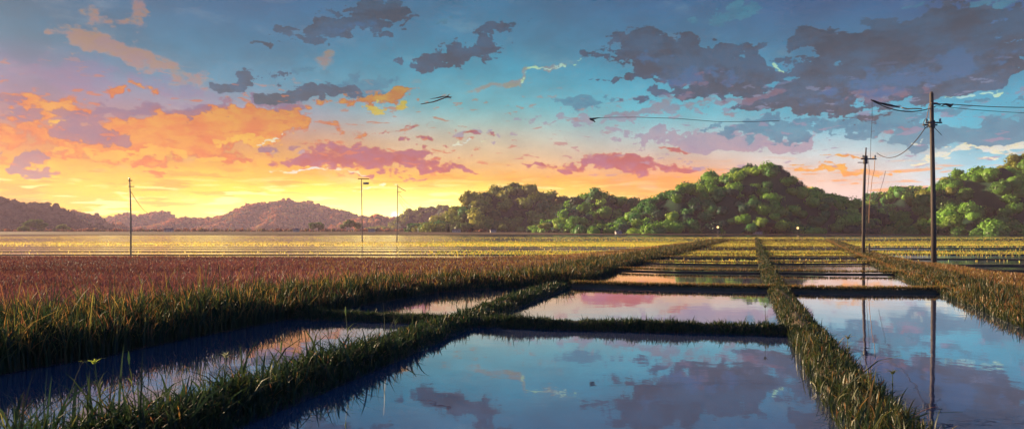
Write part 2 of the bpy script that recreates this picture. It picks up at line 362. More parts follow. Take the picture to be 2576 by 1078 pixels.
# ------------------------------------------------------------------ ground, water
def poly_sheet(name, pts, z, mat, kind='structure'):
    me = bpy.data.meshes.new(name)
    me.from_pydata([(x, y, z) for x, y in pts], [], [tuple(range(len(pts)))]); me.update()
    if me.polygons[0].normal.z < 0: me.flip_normals()
    o = link(name, me, mat); o['kind'] = kind
    return o
def water_mat():
    m, nt, out = newmat('still_water'); L = nt.links.new
    tc = nt.nodes.new('ShaderNodeTexCoord')
    sep = nt.nodes.new('ShaderNodeSeparateXYZ'); L(tc.outputs['Object'], sep.inputs[0])
    # water is still near the banks and ruffled by the breeze out in the open
    far = nt.nodes.new('ShaderNodeMapRange'); far.interpolation_type = 'SMOOTHSTEP'
    far.inputs[1].default_value = 24; far.inputs[2].default_value = 55; far.inputs[3].default_value = .0; far.inputs[4].default_value = 1.
    L(sep.outputs[1], far.inputs[0])
    n1 = nt.nodes.new('ShaderNodeTexNoise'); n1.inputs['Scale'].default_value = 1.3; n1.inputs['Detail'].default_value = 4
    L(tc.outputs['Object'], n1.inputs['Vector'])
    n2 = nt.nodes.new('ShaderNodeTexNoise'); n2.inputs['Scale'].default_value = 3.0; n2.inputs['Detail'].default_value = 3
    L(tc.outputs['Object'], n2.inputs['Vector'])
    b1 = nt.nodes.new('ShaderNodeBump'); b1.inputs['Distance'].default_value = .02; b1.inputs['Strength'].default_value = .11
    L(n1.outputs['Fac'], b1.inputs['Height'])
    st = nt.nodes.new('ShaderNodeMath'); st.operation = 'MULTIPLY'; st.inputs[1].default_value = .95; L(far.outputs[0], st.inputs[0])
    b2 = nt.nodes.new('ShaderNodeBump'); b2.inputs['Distance'].default_value = .018
    L(st.outputs[0], b2.inputs['Strength']); L(n2.outputs['Fac'], b2.inputs['Height']); L(b1.outputs[0], b2.inputs['Normal'])
    gl = nt.nodes.new('ShaderNodeBsdfGlossy'); gl.inputs['Color'].default_value = (.93, .93, .97, 1)
    rr_ = nt.nodes.new('ShaderNodeMath'); rr_.operation = 'MULTIPLY_ADD'; rr_.inputs[1].default_value = .07; rr_.inputs[2].default_value = .02; L(far.outputs[0], rr_.inputs[0]); L(rr_.outputs[0], gl.inputs['Roughness'])
    L(b2.outputs[0], gl.inputs['Normal'])
    df = nt.nodes.new('ShaderNodeBsdfDiffuse'); df.inputs['Color'].default_value = (.07, .09, .19, 1)
    fr = nt.nodes.new('ShaderNodeFresnel'); fr.inputs['IOR'].default_value = 2.6
    r = nt.nodes.new('ShaderNodeMapRange'); r.inputs[1].default_value = .2; r.inputs[2].default_value = .65; r.inputs[3].default_value = .40; r.inputs[4].default_value = .96
    L(fr.outputs[0], r.inputs[0])
    mx = nt.nodes.new('ShaderNodeMixShader'); L(r.outputs[0], mx.inputs[0]); L(df.outputs[0], mx.inputs[1]); L(gl.outputs[0], mx.inputs[2])
    L(mx.outputs[0], out.inputs[0])
    return m
M_WATER = water_mat()
poly_sheet('ground', [(-7000, -200), (7000, -200), (7000, 9000), (-7000, 9000)], -.35, M_MUD)
WFAR = G(0, 590)[1]
poly_sheet('paddy_water', [(-420, -30), (260, -30), (260, WFAR), (-420, WFAR)], 0.0, M_WATER)
poly_sheet('far_field', [(-7000, WFAR-14), (7000, WFAR-14), (7000, 8000), (-7000, 8000)], .12, M_FIELD)

# ------------------------------------------------------------------ grass generator
def blade_mesh(name, P, H, Wd, tint, lean=None, leandir=None, facing=None, tip=None, droop=.35, bend=.5):
    """P (N,3) roots; each blade 3 stacked faces ending in a point, bending over; tint (N,3), tip (N,3)"""
    n = len(P)
    if facing is None: facing = rng.uniform(0, 2*pi, n)
    if leandir is None: leandir = rng.uniform(0, 2*pi, n)
    if lean is None: lean = rng.uniform(.1, bend, n)
    side = np.stack([np.cos(facing), np.sin(facing), np.zeros(n)], 1)
    ld = np.stack([np.cos(leandir), np.sin(leandir), np.zeros(n)], 1)
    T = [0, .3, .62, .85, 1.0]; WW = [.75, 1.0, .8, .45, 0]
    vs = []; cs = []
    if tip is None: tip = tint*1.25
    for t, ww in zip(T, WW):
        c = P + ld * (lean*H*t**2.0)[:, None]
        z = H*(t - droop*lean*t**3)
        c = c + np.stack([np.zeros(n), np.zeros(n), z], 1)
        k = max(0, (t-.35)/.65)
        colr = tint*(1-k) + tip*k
        if ww > 0:
            vs += [c - side*(Wd*ww/2)[:, None], c + side*(Wd*ww/2)[:, None]]; cs += [colr, colr]
        else: vs.append(c); cs.append(colr)
    Vv = np.stack(vs, 1).reshape(-1, 3); Cc = np.stack(cs, 1).reshape(-1, 3)
    k = len(vs)
    base = (np.arange(n)*k)[:, None]
    pat = np.array([0,1,3,2, 2,3,5,4, 4,5,7,6, 6,7,8])
    loops = (base + pat[None, :]).ravel()
    sizes = np.tile([4, 4, 4, 3], n)
    return np_mesh(name, Vv, loops, sizes, Cc)

def inpoly(pts, poly):
    x, y = pts[:, 0], pts[:, 1]; c = np.zeros(len(pts), bool); j = len(poly)-1
    for i in range(len(poly)):
        xi, yi = poly[i]; xj, yj = poly[j]
        q = ((yi > y) != (yj > y)) & (x < (xj-xi)*(y-yi)/(yj-yi+1e-12)+xi)
        c ^= q; j = i
    return c
def seg_dist(pts, line):
    best = np.full(len(pts), 1e9); arc = np.zeros(len(pts)); side = np.zeros(len(pts)); acc = 0
    for a, b in zip(line[:-1], line[1:]):
        a = np.array(a); b = np.array(b); d_ = b-a; l2 = d_@d_
        t = np.clip(((pts-a)@d_)/l2, 0, 1)
        q = a + t[:, None]*d_; dd = np.linalg.norm(pts-q, axis=1)
        m_ = dd < best
        best[m_] = dd[m_]; arc[m_] = acc + t[m_]*sqrt(l2)
        side[m_] = np.sign(d_[0]*(pts[m_, 1]-a[1]) - d_[1]*(pts[m_, 0]-a[0]))
        acc += sqrt(l2)
    return best, arc, side
def scatter_poly(poly, n):
    p = np.array(poly); lo = p.min(0); hi = p.max(0)
    out = []
    tot = 0
    while tot < n:
        q = rng.uniform(lo, hi, (n*3, 2)); q = q[inpoly(q, poly)]
        out.append(q); tot += len(q)
        if not len(q): break
    return np.concatenate(out)[:n]
def noise2(p, s, seed=0):
    r = np.random.default_rng(seed); v = np.zeros(len(p))
    for k in range(6):
        a = r.uniform(0, 2*pi); f = s*r.uniform(.6, 2.2)
        v += np.sin((p[:, 0]*cos(a)+p[:, 1]*sin(a))*f + r.uniform(0, 6))
    return v/6
def palette(n, cs, jit=.18):
    cs = np.array(cs); i = rng.integers(0, len(cs), n); c = cs[i]
    return c * rng.uniform(1-jit, 1+jit, (n, 1)) * rng.uniform(.92, 1.08, (n, 3))

def ridge(name, line, width, height, mat, jag=.06, step=None):
    """a long low earth ridge along a polyline, uneven edges"""
    line = [np.array(p, float) for p in line]
    L_ = sum(np.linalg.norm(b-a) for a, b in zip(line[:-1], line[1:]))
    n = max(8, min(160, int(L_/(step or .25))))
    # resample
    cum = [0]
    for a, b in zip(line[:-1], line[1:]): cum.append(cum[-1]+np.linalg.norm(b-a))
    ss = np.linspace(0, cum[-1], n)
    P = np.array([[np.interp(s, cum, [q[k] for q in line]) for k in (0, 1)] for s in ss])
    T = np.gradient(P, axis=0); T /= np.linalg.norm(T, axis=1)[:, None]; N = np.stack([-T[:, 1], T[:, 0]], 1)
    prof = [(-1.0, -.25), (-.86, .10), (-.62, .75), (-.25, .96), (.1, 1.0), (.45, .92), (.72, .62), (.9, .08), (1.0, -.25)]
    vs = []
    for i in range(n):
        wv = 1+rng.normal(0, jag, len(prof)); hv = 1+rng.normal(0, jag, len(prof))
        ww = np.interp(ss[i], [0, cum[-1]], [width[0], width[1]] if hasattr(width, '__len__') else [width, width])
        for k, (a, h) in enumerate(prof):
            q = P[i] + N[i]*a*ww/2*wv[k]
            vs.append((q[0], q[1], h*height*hv[k] if h > 0 else -.3))
    m_ = len(prof); fs = []
    for i in range(n-1):
        for k in range(m_-1):
            a = i*m_+k; fs.append((a, a+m_, a+m_+1, a+1))
    fs.append(tuple(range(m_))); fs.append(tuple(range((n-1)*m_, n*m_))[::-1])
    me = bpy.data.meshes.new(name); me.from_pydata(vs, [], fs); me.update()
    if me.polygons[len(me.polygons)//2].normal.z < 0: me.flip_normals()
    me.polygons.foreach_set('use_smooth', [True]*len(me.polygons))
    return link(name, me, mat)

def PL(*pp): return [G(x, y) for x, y in pp]
GREEN = [(.014,.030,.014),(.021,.038,.014),(.010,.024,.016),(.03,.046,.013)]
OLIVE = [(.04,.052,.016),(.055,.06,.016),(.03,.045,.015),(.07,.06,.018)]
RUSSET = [(.20,.085,.045),(.24,.12,.05),(.15,.06,.045),(.28,.16,.06),(.13,.055,.05)]
OCHRE = [(.24,.13,.035),(.30,.18,.04),(.17,.09,.035),(.15,.13,.035)]
TIPW = [(.42,.22,.06),(.34,.24,.06),(.38,.14,.06),(.20,.20,.05)]  # tip tones of dry grass, with warm sunlight put into the colour

# ---- the long grass bank on the left
BANKL = PL((-500,990),(-100,952),(0,932),(200,900),(400,858),(560,828),(720,797),(900,765),(1000,748),(1100,732),(1250,723),(1440,715),(1560,672),(1690,641),(1832,604.5))
TOPL = PL((1826,603.5),(1700,616),(1560,634),(1400,648),(1150,655),(700,653),(0,651),(-500,650))
POLYL = BANKL + TOPL
POLYR = PL((2076,604.5),(2110,623),(2170,651),(2240,681),(2330,716),(2440,759),(2575,811),(2720,868),(2900,940)) + PL((3000,700),(2575,699),(2470,690),(2400,676),(2300,666),(2240,652),(2180,636),(2100,610))
def bank_solid(name, poly, z, label):
    # raised, uneven top inset from a sloping side
    n = len(poly); p = np.array(poly); c = p.mean(0)
    vs = []
    area = 0.5*sum(p[i][0]*p[(i+1) % n][1]-p[(i+1) % n][0]*p[i][1] for i in range(n)); sg = 1 if area > 0 else -1
    inn = []
    for i in range(n):
        a, b, q = p[i-1], p[i], p[(i+1) % n]
        d1 = (b-a)/np.linalg.norm(b-a); d2 = (q-b)/np.linalg.norm(q-b)
        nn = (np.array([-d1[1], d1[0]])+np.array([-d2[1], d2[0]]))*sg; nn /= np.linalg.norm(nn)
        inn.append(b + nn*.28)
    for b in p: vs.append((b[0], b[1], -.3))
    for b in p: vs.append((b[0], b[1], .03))
    for b in inn: vs.append((b[0], b[1], z))
    fs = [tuple(range(2*n, 3*n))]
    for i in range(n):
        j = (i+1) % n
        fs += [(i, j, n+j, n+i), (n+i, n+j, 2*n+j, 2*n+i)]
    me = bpy.data.meshes.new(name); me.from_pydata(vs, [], fs); me.update()
    if me.polygons[0].normal.z < 0: me.flip_normals()
    o = link(name, me, M_BANK); tag(o, kind='structure', label=label)
    return o
bank_solid('field_bank', POLYL, .17, 'long raised bank of the left field sloping into the water')
bank_solid('field_bank', POLYR, .15, 'raised bank of the ochre field at right')

def dens_scatter(poly, n, ymax, power=1.6):
    """more blades nearer the camera"""
    q = scatter_poly([(x, y) for x, y in poly], n*4)
    wgt = (8.0/np.maximum(q[:, 1], 6))**power
    k = rng.random(len(q)) < wgt/np.quantile(wgt, .9)*.9
    return q[k][:n]

# field of dry russet grass
q = np.concatenate([dens_scatter(POLYL, 60000, 60, 1.2), scatter_poly(POLYL, 60000)])
q = q[(np.abs(q[:, 0]) < q[:, 1]*.92+3)]
dist, arc, _ = seg_dist(q, BANKL)
keep = (q[:, 1] < 110)
q = q[keep]; dist = dist[keep]
n = len(q)
nz = noise2(q, .35, 3)
band = noise2(q*np.array([.08, 1.0]), .55, 9)
H = rng.uniform(.20, .40, n)*(1+.3*nz)*np.interp(q[:, 1], [14, 25, 40, 60], [1, .75, .42, .4])
Wd = .010 + .00055*q[:, 1]*rng.uniform(.6, 1.3, n)
xr = np.clip((q[:, 0]/np.maximum(q[:, 1], 1)+.45)/.75, 0, 1)     # russet, with purple shade put into its plum tint, turning gold towards the right
ta = palette(n, [(.10,.032,.04),(.13,.045,.042),(.07,.028,.042),(.17,.07,.038)]); tb = palette(n, OCHRE)
pick = rng.random(n) < xr*1.05-.12+.15*band
tint = np.where(pick[:, None], tb, ta)*(1+.6*band+.35*nz)[:, None]
tint = np.clip(tint, .01, .6)
P = np.column_stack([q, np.full(n, .14)])
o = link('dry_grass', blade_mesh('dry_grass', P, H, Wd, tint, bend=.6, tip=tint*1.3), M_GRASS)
tag(o, 'russet and golden dry grass filling the left field', 'grass', kind='stuff')

# tall green fringe along the water side of the left field
def fringe(name, line, n, wid, hfun, label, cols, tips, wfun=None, z0=.0, sidebias=0, tipp=.5, bend=.7, leanaz=None, longp=.08, hw=.3):
    line = [np.array(p) for p in line]
    cum = [0]
    for a, b in zip(line[:-1], line[1:]): cum.append(cum[-1]+np.linalg.norm(b-a))
    # weight along the line by nearness to the camera
    ss = np.linspace(0, cum[-1], 800)
    lx = np.interp(ss, cum, [p[0] for p in line]); ly = np.interp(ss, cum, [p[1] for p in line])
    vis = (np.abs(lx) < ly*.86+1.5)
    wt = vis*(1/np.maximum(ly, 5))**.8
    cdf = np.cumsum(wt)/wt.sum()
    s = np.interp(rng.random(n), cdf, ss)
    bx = np.interp(s, cum, [p[0] for p in line]); by = np.interp(s, cum, [p[1] for p in line])
    e = .05
    tx = np.interp(s+e, cum, [p[0] for p in line])-np.interp(s-e, cum, [p[0] for p in line])
    ty = np.interp(s+e, cum, [p[1] for p in line])-np.interp(s-e, cum, [p[1] for p in line])
    ln = np.hypot(tx, ty)+1e-9; nx, ny = -ty/ln, tx/ln
    off = wid(rng.random(n))
    pos = np.column_stack([bx+nx*off, by+ny*off])
    h = hfun(pos, off) * rng.uniform(.55, 1.15, n) * (1+.5*noise2(pos, 1.8, 5)+.5*noise2(pos, 7, 6))
    lg = rng.random(n) < longp; h[lg] *= rng.uniform(1.2, 1.75, lg.sum())
    h = np.clip(h, .04, 1.5)
    wd = (.011 if wfun is None else wfun)*rng.uniform(.6, 1.35, n) + .00045*pos[:, 1]
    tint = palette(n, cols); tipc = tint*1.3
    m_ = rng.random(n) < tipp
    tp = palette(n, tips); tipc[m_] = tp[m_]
    P = np.column_stack([pos, z0*(np.clip((off+.12)/.3, .1, 1) if sidebias == 1 else np.clip((hw-np.abs(off))/.18, .05, 1) if sidebias == 2 else np.ones(n))])
    me = blade_mesh(name, P, h, wd, tint, tip=tipc, lean=rng.uniform(.05, bend, n)*rng.choice([.5, 1, 1.3], n), leandir=leanaz(pos) if leanaz else None)
    o = link(name, me, M_GRASS); tag(o, label, 'grass', kind='stuff')
    return o
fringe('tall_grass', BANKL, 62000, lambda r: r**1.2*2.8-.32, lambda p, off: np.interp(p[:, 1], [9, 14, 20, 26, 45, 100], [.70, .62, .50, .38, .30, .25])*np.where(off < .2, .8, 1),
       'tall dark green grass with dry tips tinted sunlit along the edge of the left field', GREEN, TIPW, z0=.12, sidebias=1, tipp=.32, wfun=.014)
q_ = PL((2170,651),(2330,716),(2440,759),(2575,811),(2720,868))
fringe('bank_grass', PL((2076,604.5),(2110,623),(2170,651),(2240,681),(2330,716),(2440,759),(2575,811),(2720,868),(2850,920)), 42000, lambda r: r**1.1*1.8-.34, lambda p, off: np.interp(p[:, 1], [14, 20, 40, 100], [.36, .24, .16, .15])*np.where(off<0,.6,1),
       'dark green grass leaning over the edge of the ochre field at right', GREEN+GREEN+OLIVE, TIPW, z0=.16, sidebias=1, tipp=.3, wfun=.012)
q = scatter_poly(POLYR, 42000); q = q[(np.abs(q[:, 0]) < q[:, 1]*.92+3)]
n = len(q); tint = palette(n, OCHRE+RUSSET[:2])*(1+.3*noise2(q*np.array([.15, 1]), .9, 4))[:, None]
o = link('ochre_grass', blade_mesh('ochre_grass', np.column_stack([q, np.full(n, .12)]), rng.uniform(.09, .20, n)*(1+.3*noise2(q, .8, 8)), .012+.0006*q[:, 1], np.clip(tint, .01, .6), bend=.6), M_GRASS)
tag(o, 'ochre and rusty dry grass in the field at right', 'grass', kind='stuff')

# ------------------------------------------------------------------ paths and bunds
NEARPATH = PL((1405,722),(1290,762),(1190,802),(1100,836),(960,892),(800,955),(650,1012),(500,1070),(350,1135),(150,1215),(0,1270))
CENTRE = PL((1903,600.5),(1912,635),(1930,682),(1955,727),(2012,822),(2062,895),(2125,985),(2205,1085),(2290,1180),(2380,1280))
CROSS = PL((700,797),(850,802),(1000,807),(1110,813),(1250,819),(1400,824),(1600,829),(1800,834),(2030,842))
o = ridge('mud_path', NEARPATH, .62, .16, M_BANK); tag(o, 'grassy mud path running from lower left to the field corner', 'path', kind='structure')
o = ridge('mud_path', CENTRE[::-1], (.42, 1.0), .18, M_BANK); tag(o, 'grassy mud path running away through the middle paddies', 'path', kind='structure')
o = ridge('mud_path', CROSS, .42, .15, M_BANK); tag(o, 'grassy mud bund crossing between the two near paths', 'path', kind='structure')
fringe('path_grass', NEARPATH, 13000, lambda r: (r-.5)*.98, lambda p, off: np.interp(p[:, 1], [4, 6, 8, 11, 14, 22], [.52, .42, .34, .27, .2, .17])*(1-1.2*np.abs(off)),
       'dark green grass with arching blades on the path at lower left', GREEN, TIPW, z0=.10, sidebias=2, hw=.48, tipp=.06, wfun=.015, bend=1.2, longp=.12)
fringe('path_grass', CENTRE, 20000, lambda r: (r-.5)*.72, lambda p, off: np.interp(p[:, 1], [4, 6, 9, 14, 20, 60], [.24, .22, .2, .16, .14, .22])*(1-.4*np.abs(off)),
       'olive grass fringing the central path', GREEN+GREEN+OLIVE, TIPW, z0=.12, sidebias=2, hw=.36, tipp=.13, wfun=.011, bend=1.2)
fringe('path_grass', CROSS, 17000, lambda r: (r-.5)*.62, lambda p, off: np.interp(p[:, 0], [-5, -1, 6], [.10, .13, .16])*np.where(np.abs(off)>.2,.7,1),
       'short dark grass along the bund crossing the near paddies', GREEN, OLIVE, z0=.09, sidebias=2, hw=.30, tipp=.3, wfun=.009, bend=.7)

# broad arching leaves that stand out of the short grass
fringe('arching_grass', PL((1100,836),(960,892),(800,955),(650,1012),(500,1070),(350,1135),(150,1215),(0,1270)), 420, lambda r: (r-.5)*.8, lambda p, off: np.interp(p[:, 1], [4, 6, 9, 13], [.66, .60, .46, .28]),
       'broad arching dark leaves rising from the lower left path', [(.012,.026,.012),(.02,.036,.014)], OLIVE, z0=.05, tipp=.3, wfun=.026, bend=1.5, longp=.1)
fringe('arching_grass', PL((2010,815),(2062,895),(2125,985),(2205,1085),(2290,1180)), 260, lambda r: -.05-r*.3, lambda p, off: np.interp(p[:, 1], [5, 7, 12], [.42, .36, .2]),
       'curling olive leaves along the right side of the central path', [(.02,.034,.012),(.035,.042,.012)], TIPW, z0=.08, tipp=.3, wfun=.016, bend=1.9, leanaz=lambda p: rng.normal(0, .6, len(p)))

# cross bunds row by row, left column (between field bank and centre path) and right column
def bund(pp, label, w_=.45, h_=.2, grass=1500, gh=.10, cols=OLIVE):
    ln = PL(*pp)
    o = ridge('bund', ln, w_, h_, M_BANK, step=.4); tag(o, label, 'bund', kind='structure')
    return ln
BL = []
rows = [((1440,719),(1600,724),(1800,728),(1958,731)), ((1972,732),(2120,735),(2280,735),(2400,736)),
        ((1552,681),(1700,685),(1930,688)), ((1946,687),(2080,690),(2262,691)),
        ((1622,662.5),(1800,665),(1924,666)), ((1938,663),(2050,664),(2200,663)),
        ((1668,649.5),(1800,650),(1918,651)), ((1933,649),(2050,649.5),(2166,650)),
        ((1700,640),(1914,641)), ((1926,639),(2140,640)), ((1722,632.5),(1912,633.5)), ((1922,632),(2125,632.5)),
        ((1742,626.5),(1911,627)), ((1920,626),(2112,626.5)), ((1758,621.5),(1910,622)), ((1917,621),(2103,621.5)),
        ((1775,617),(1909,617.5)), ((1916,616.5),(2094,617)), ((1792,613),(1908,613)), ((1914,612.5),(2087,613)),
        ((1806,609.5),(1907,609.5)), ((1912,609),(2080,609.5)), ((1816,606.5),(1906,606.5)), ((1911,606),(2076,606.5)), ((1822,604),(1906,604)), ((1908,603.6),(2072,603.8))]
rown = ['first', 'second', 'third', 'fourth', 'fifth', 'sixth', 'seventh', 'eighth', 'ninth', 'tenth', 'eleventh', 'twelfth', 'thirteenth']
bl = []
for i, pp in enumerate(rows):
    ln = PL(*pp); bl.append(ln)
    h_ = .10 if i < 2 else .06 if i < 6 else .07
    o = ridge('bund', ln, .5 if i < 2 else .4, h_, M_BANK, step=.5); tag(o, kind='structure')
q = []
for i, ln in enumerate(bl):
    for a, b in zip(ln[:-1], ln[1:]):
        a = np.array(a); b = np.array(b); k = int(np.linalg.norm(b-a)*(520 if i < 2 else 220 if i < 8 else 60)); t = rng.random(k)[:, None]
        q.append(a+(b-a)*t + rng.uniform(-.2, .2, (k, 2)))
q = np.concatenate(q); n = len(q)
o = link('bund_grass', blade_mesh('bund_grass', np.column_stack([q, np.full(n, .10)]), rng.uniform(.06, .17, n), .008+.0005*q[:, 1], palette(n, GREEN+OLIVE+OCHRE[:2]), tip=palette(n, TIPW), bend=.6), M_GRASS)  # warm tips and ochre put the orange light on the bund tops into colour
tag(o, 'short grass tufts on the bunds between the distant paddies', 'grass', kind='stuff')

# long thin bunds of the open water on the left, and rows right of the right path
lrows = [641.5, 633, 626, 620.5, 616, 612, 608.5, 605.5, 603, 601, 599, 597.2, 595.6, 594.2]
for i, yy in enumerate(lrows):
    xe = np.interp(yy, [594, 604, 616, 634, 648], [2580, 1822, 1690, 1545, 1380])
    x0 = -250
    pp = [(x0, yy+.6+random.uniform(-.4, .4))]
    for xx in range(200, int(xe)-100, 330): pp.append((xx, yy + random.uniform(-.5, .5)))
    pp.append((xe, yy))
    ln = PL(*pp)
    o = ridge('bund', ln, .35+.004*ln[0][1], .06 if i < 2 else .035 if i < 6 else .022, M_BANK, step=1.5); tag(o, kind='structure')
rr = [((2245,652.5),(2420,652),(2700,655)), ((2330,668.5),(2450,668),(2700,669)), ((2420,682),(2575,682),(2700,683)), ((2200,640),(2400,641),(2700,642)), ((2170,631),(2400,632),(2700,632)), ((2150,624.5),(2400,625),(2700,625)), ((2130,619.5),(2700,619.5)), ((2118,615),(2700,615)), ((2105,611.5),(2700,611.5)), ((2095,608.5),(2700,608.5)), ((2085,606),(2700,606)), ((2080,603.6),(2700,603.6))]
for pp in rr:
    ln = PL(*pp); o = ridge('bund', ln, .4+.002*ln[0][1], .08 if ln[0][1] < 60 else .10, M_BANK, step=1.2); tag(o, kind='structure')

# ------------------------------------------------------------------ young rice, yellow-green
CROP = [(.50,.41,.06),(.56,.44,.06),(.34,.36,.08),(.50,.34,.09),(.30,.36,.09)]
def crop(name, poly, n, label, dens, cols=CROP, hh=(.07, .15)):
    q = scatter_poly(poly, n)
    wob = .8*noise2(q*np.array([.3, .02]), .06, 77)
    f = .5+1.3*np.sin(2*pi*(q[:, 1]+wob)/np.interp(q[:, 1], [40, 70, 170], [5.5, 8, 17])) + .7*noise2(q*np.array([.05, .3]), .24, 21)
    q = q[rng.random(len(q)) < dens(q)*np.clip(f, .02, 1)*1.2]
    q = q[~inpoly(q, POLYL) & ~inpoly(q, POLYR)]
    n = len(q)
    tint = palette(n, cols, .2)*(1+.55*noise2(q*np.array([.05, 1]), .22, 2))[:, None]
    o = link(name, blade_mesh(name, np.column_stack([q, np.zeros(n)-.01]), rng.uniform(hh[0], hh[1], n), .012+.0010*q[:, 1], np.clip(tint, .02, .8), facing=rng.normal(0, .6, n), bend=.5), M_CROP)
    tag(o, label, 'rice', kind='stuff'); return o
crop('rice_plants', PL((1000,648),(1400,646),(1560,633),(1830,603.2),(1830,597),(1000,597)), 130000, 'yellow green rice rows left of the middle paddies', lambda q: np.interp(q[:, 0]/q[:, 1], [-.17, .0, .25], [.0, .5, 1]))
crop('rice_plants', PL((-250,648),(1330,649),(1330,596.5),(-250,596.5)), 150000, 'pale golden strips added over the open water at left for its gold glow', lambda q: np.interp(q[:, 1], [48, 70, 100, 160], [.05, .15, .35, .5])*np.interp(q[:, 0]/q[:, 1], [-.17, .02], [1, 0]), cols=[(.62,.50,.10),(.58,.44,.10),(.66,.50,.16)], hh=(.04, .09))  # blades added for the gold sky reflection on this water
crop('rice_plants', PL((1620,663),(2200,663),(2075,604),(2072,597),(1830,597),(1830,604)), 80000, 'golden rice between the field bank and the right path', lambda q: np.interp(q[:, 1], [38, 50, 80], [.12, .7, 1]))
crop('rice_plants', PL((2250,655),(2750,660),(2750,597),(2076,597),(2076,604)), 80000, 'golden rice beyond the right path', lambda q: np.interp(q[:, 1], [43, 55, 70], [.2, .7, 1]))

# ------------------------------------------------------------------ foliage clumps
def crown_template(nb, nl, seed, leaf=.09, squash=.85):
    r = np.random.default_rng(seed)
    # sub-blobs on a unit dome
    B = []
    for k in range(nb):
        d_ = r.normal(size=3); d_ /= np.linalg.norm(d_); d_[2] = abs(d_[2])*.9-.12
        B.append((d_*r.uniform(.35, .68), r.uniform(.30, .48)))
    P = []; N = []
    for c, rad in B:
        dd = r.normal(size=(nl, 3)); dd /= np.linalg.norm(dd, axis=1)[:, None]
        rr_ = rad*r.uniform(.72, 1.08, (nl, 1))
        P.append(c+dd*rr_); N.append(dd)
    P = np.concatenate(P); N = np.concatenate(N)
    P[:, 2] *= squash
    N = N + r.normal(0, .28, N.shape); N /= np.linalg.norm(N, axis=1)[:, None]
    a = np.cross(N, r.normal(size=N.shape)); a /= np.linalg.norm(a, axis=1)[:, None]; b = np.cross(N, a)
    s = leaf*r.uniform(.6, 1.4, (len(P), 1))
    V_ = np.stack([P-a*s, P-b*s*.7, P+a*s, P+b*s*.7], 1)
    return V_, r.uniform(.82, 1.2, len(P))
def core_template(seed):
    import bmesh
    bm = bmesh.new(); bmesh.ops.create_icosphere(bm, subdivisions=2, radius=.62)
    vs = np.array([v.co[:] for v in bm.verts]); fs = np.array([[v.index for v in f.verts] for f in bm.faces]); bm.free()
    r = np.random.default_rng(seed); vs = vs*(1+r.normal(0, .06, (len(vs), 1))); vs[:, 2] *= .85
    return vs, fs
COREV, COREF = core_template(5)
def woods(name, centers, radii, tints, temps, mat, parent=None, core=True):
    Vs = []; Cs = []; Lp = []; Sz = []; k = 0
    for i, (c, rd, tn) in enumerate(zip(centers, radii, tints)):
        tv, tj = temps[i % len(temps)]
        a = rng.uniform(0, 2*pi); ca, sa = cos(a), sin(a)
        sq = rng.uniform(.85, 1.25)
        x = tv[..., 0]*ca - tv[..., 1]*sa; y = tv[..., 0]*sa + tv[..., 1]*ca
        v = (np.stack([x, y, tv[..., 2]], -1)*rd*np.array([1, 1, sq]) + np.array(c)).reshape(-1, 3)
        Vs.append(v); Cs.append(np.repeat(np.array(tn)[None, :]*tj[:, None], 4, 0))
        Lp.append(np.arange(len(v))+k); Sz.append(np.full(len(v)//4, 4)); k += len(v)
        if core:  # solid core added inside each crown to stop light passing through
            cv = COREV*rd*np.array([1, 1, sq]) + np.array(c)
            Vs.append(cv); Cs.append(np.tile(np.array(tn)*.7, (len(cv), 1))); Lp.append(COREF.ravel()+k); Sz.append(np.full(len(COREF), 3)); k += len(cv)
    me = np_mesh(name, np.concatenate(Vs), np.concatenate(Lp), np.concatenate(Sz), np.concatenate(Cs))
    return link(name, me, mat, parent)
TFINE = [crown_template(11, 46, s, .085) for s in range(6)]
TMED = [crown_template(9, 26, s+20, .13) for s in range(5)]
TCOARSE = [crown_template(7, 14, s+40, .2) for s in range(5)]

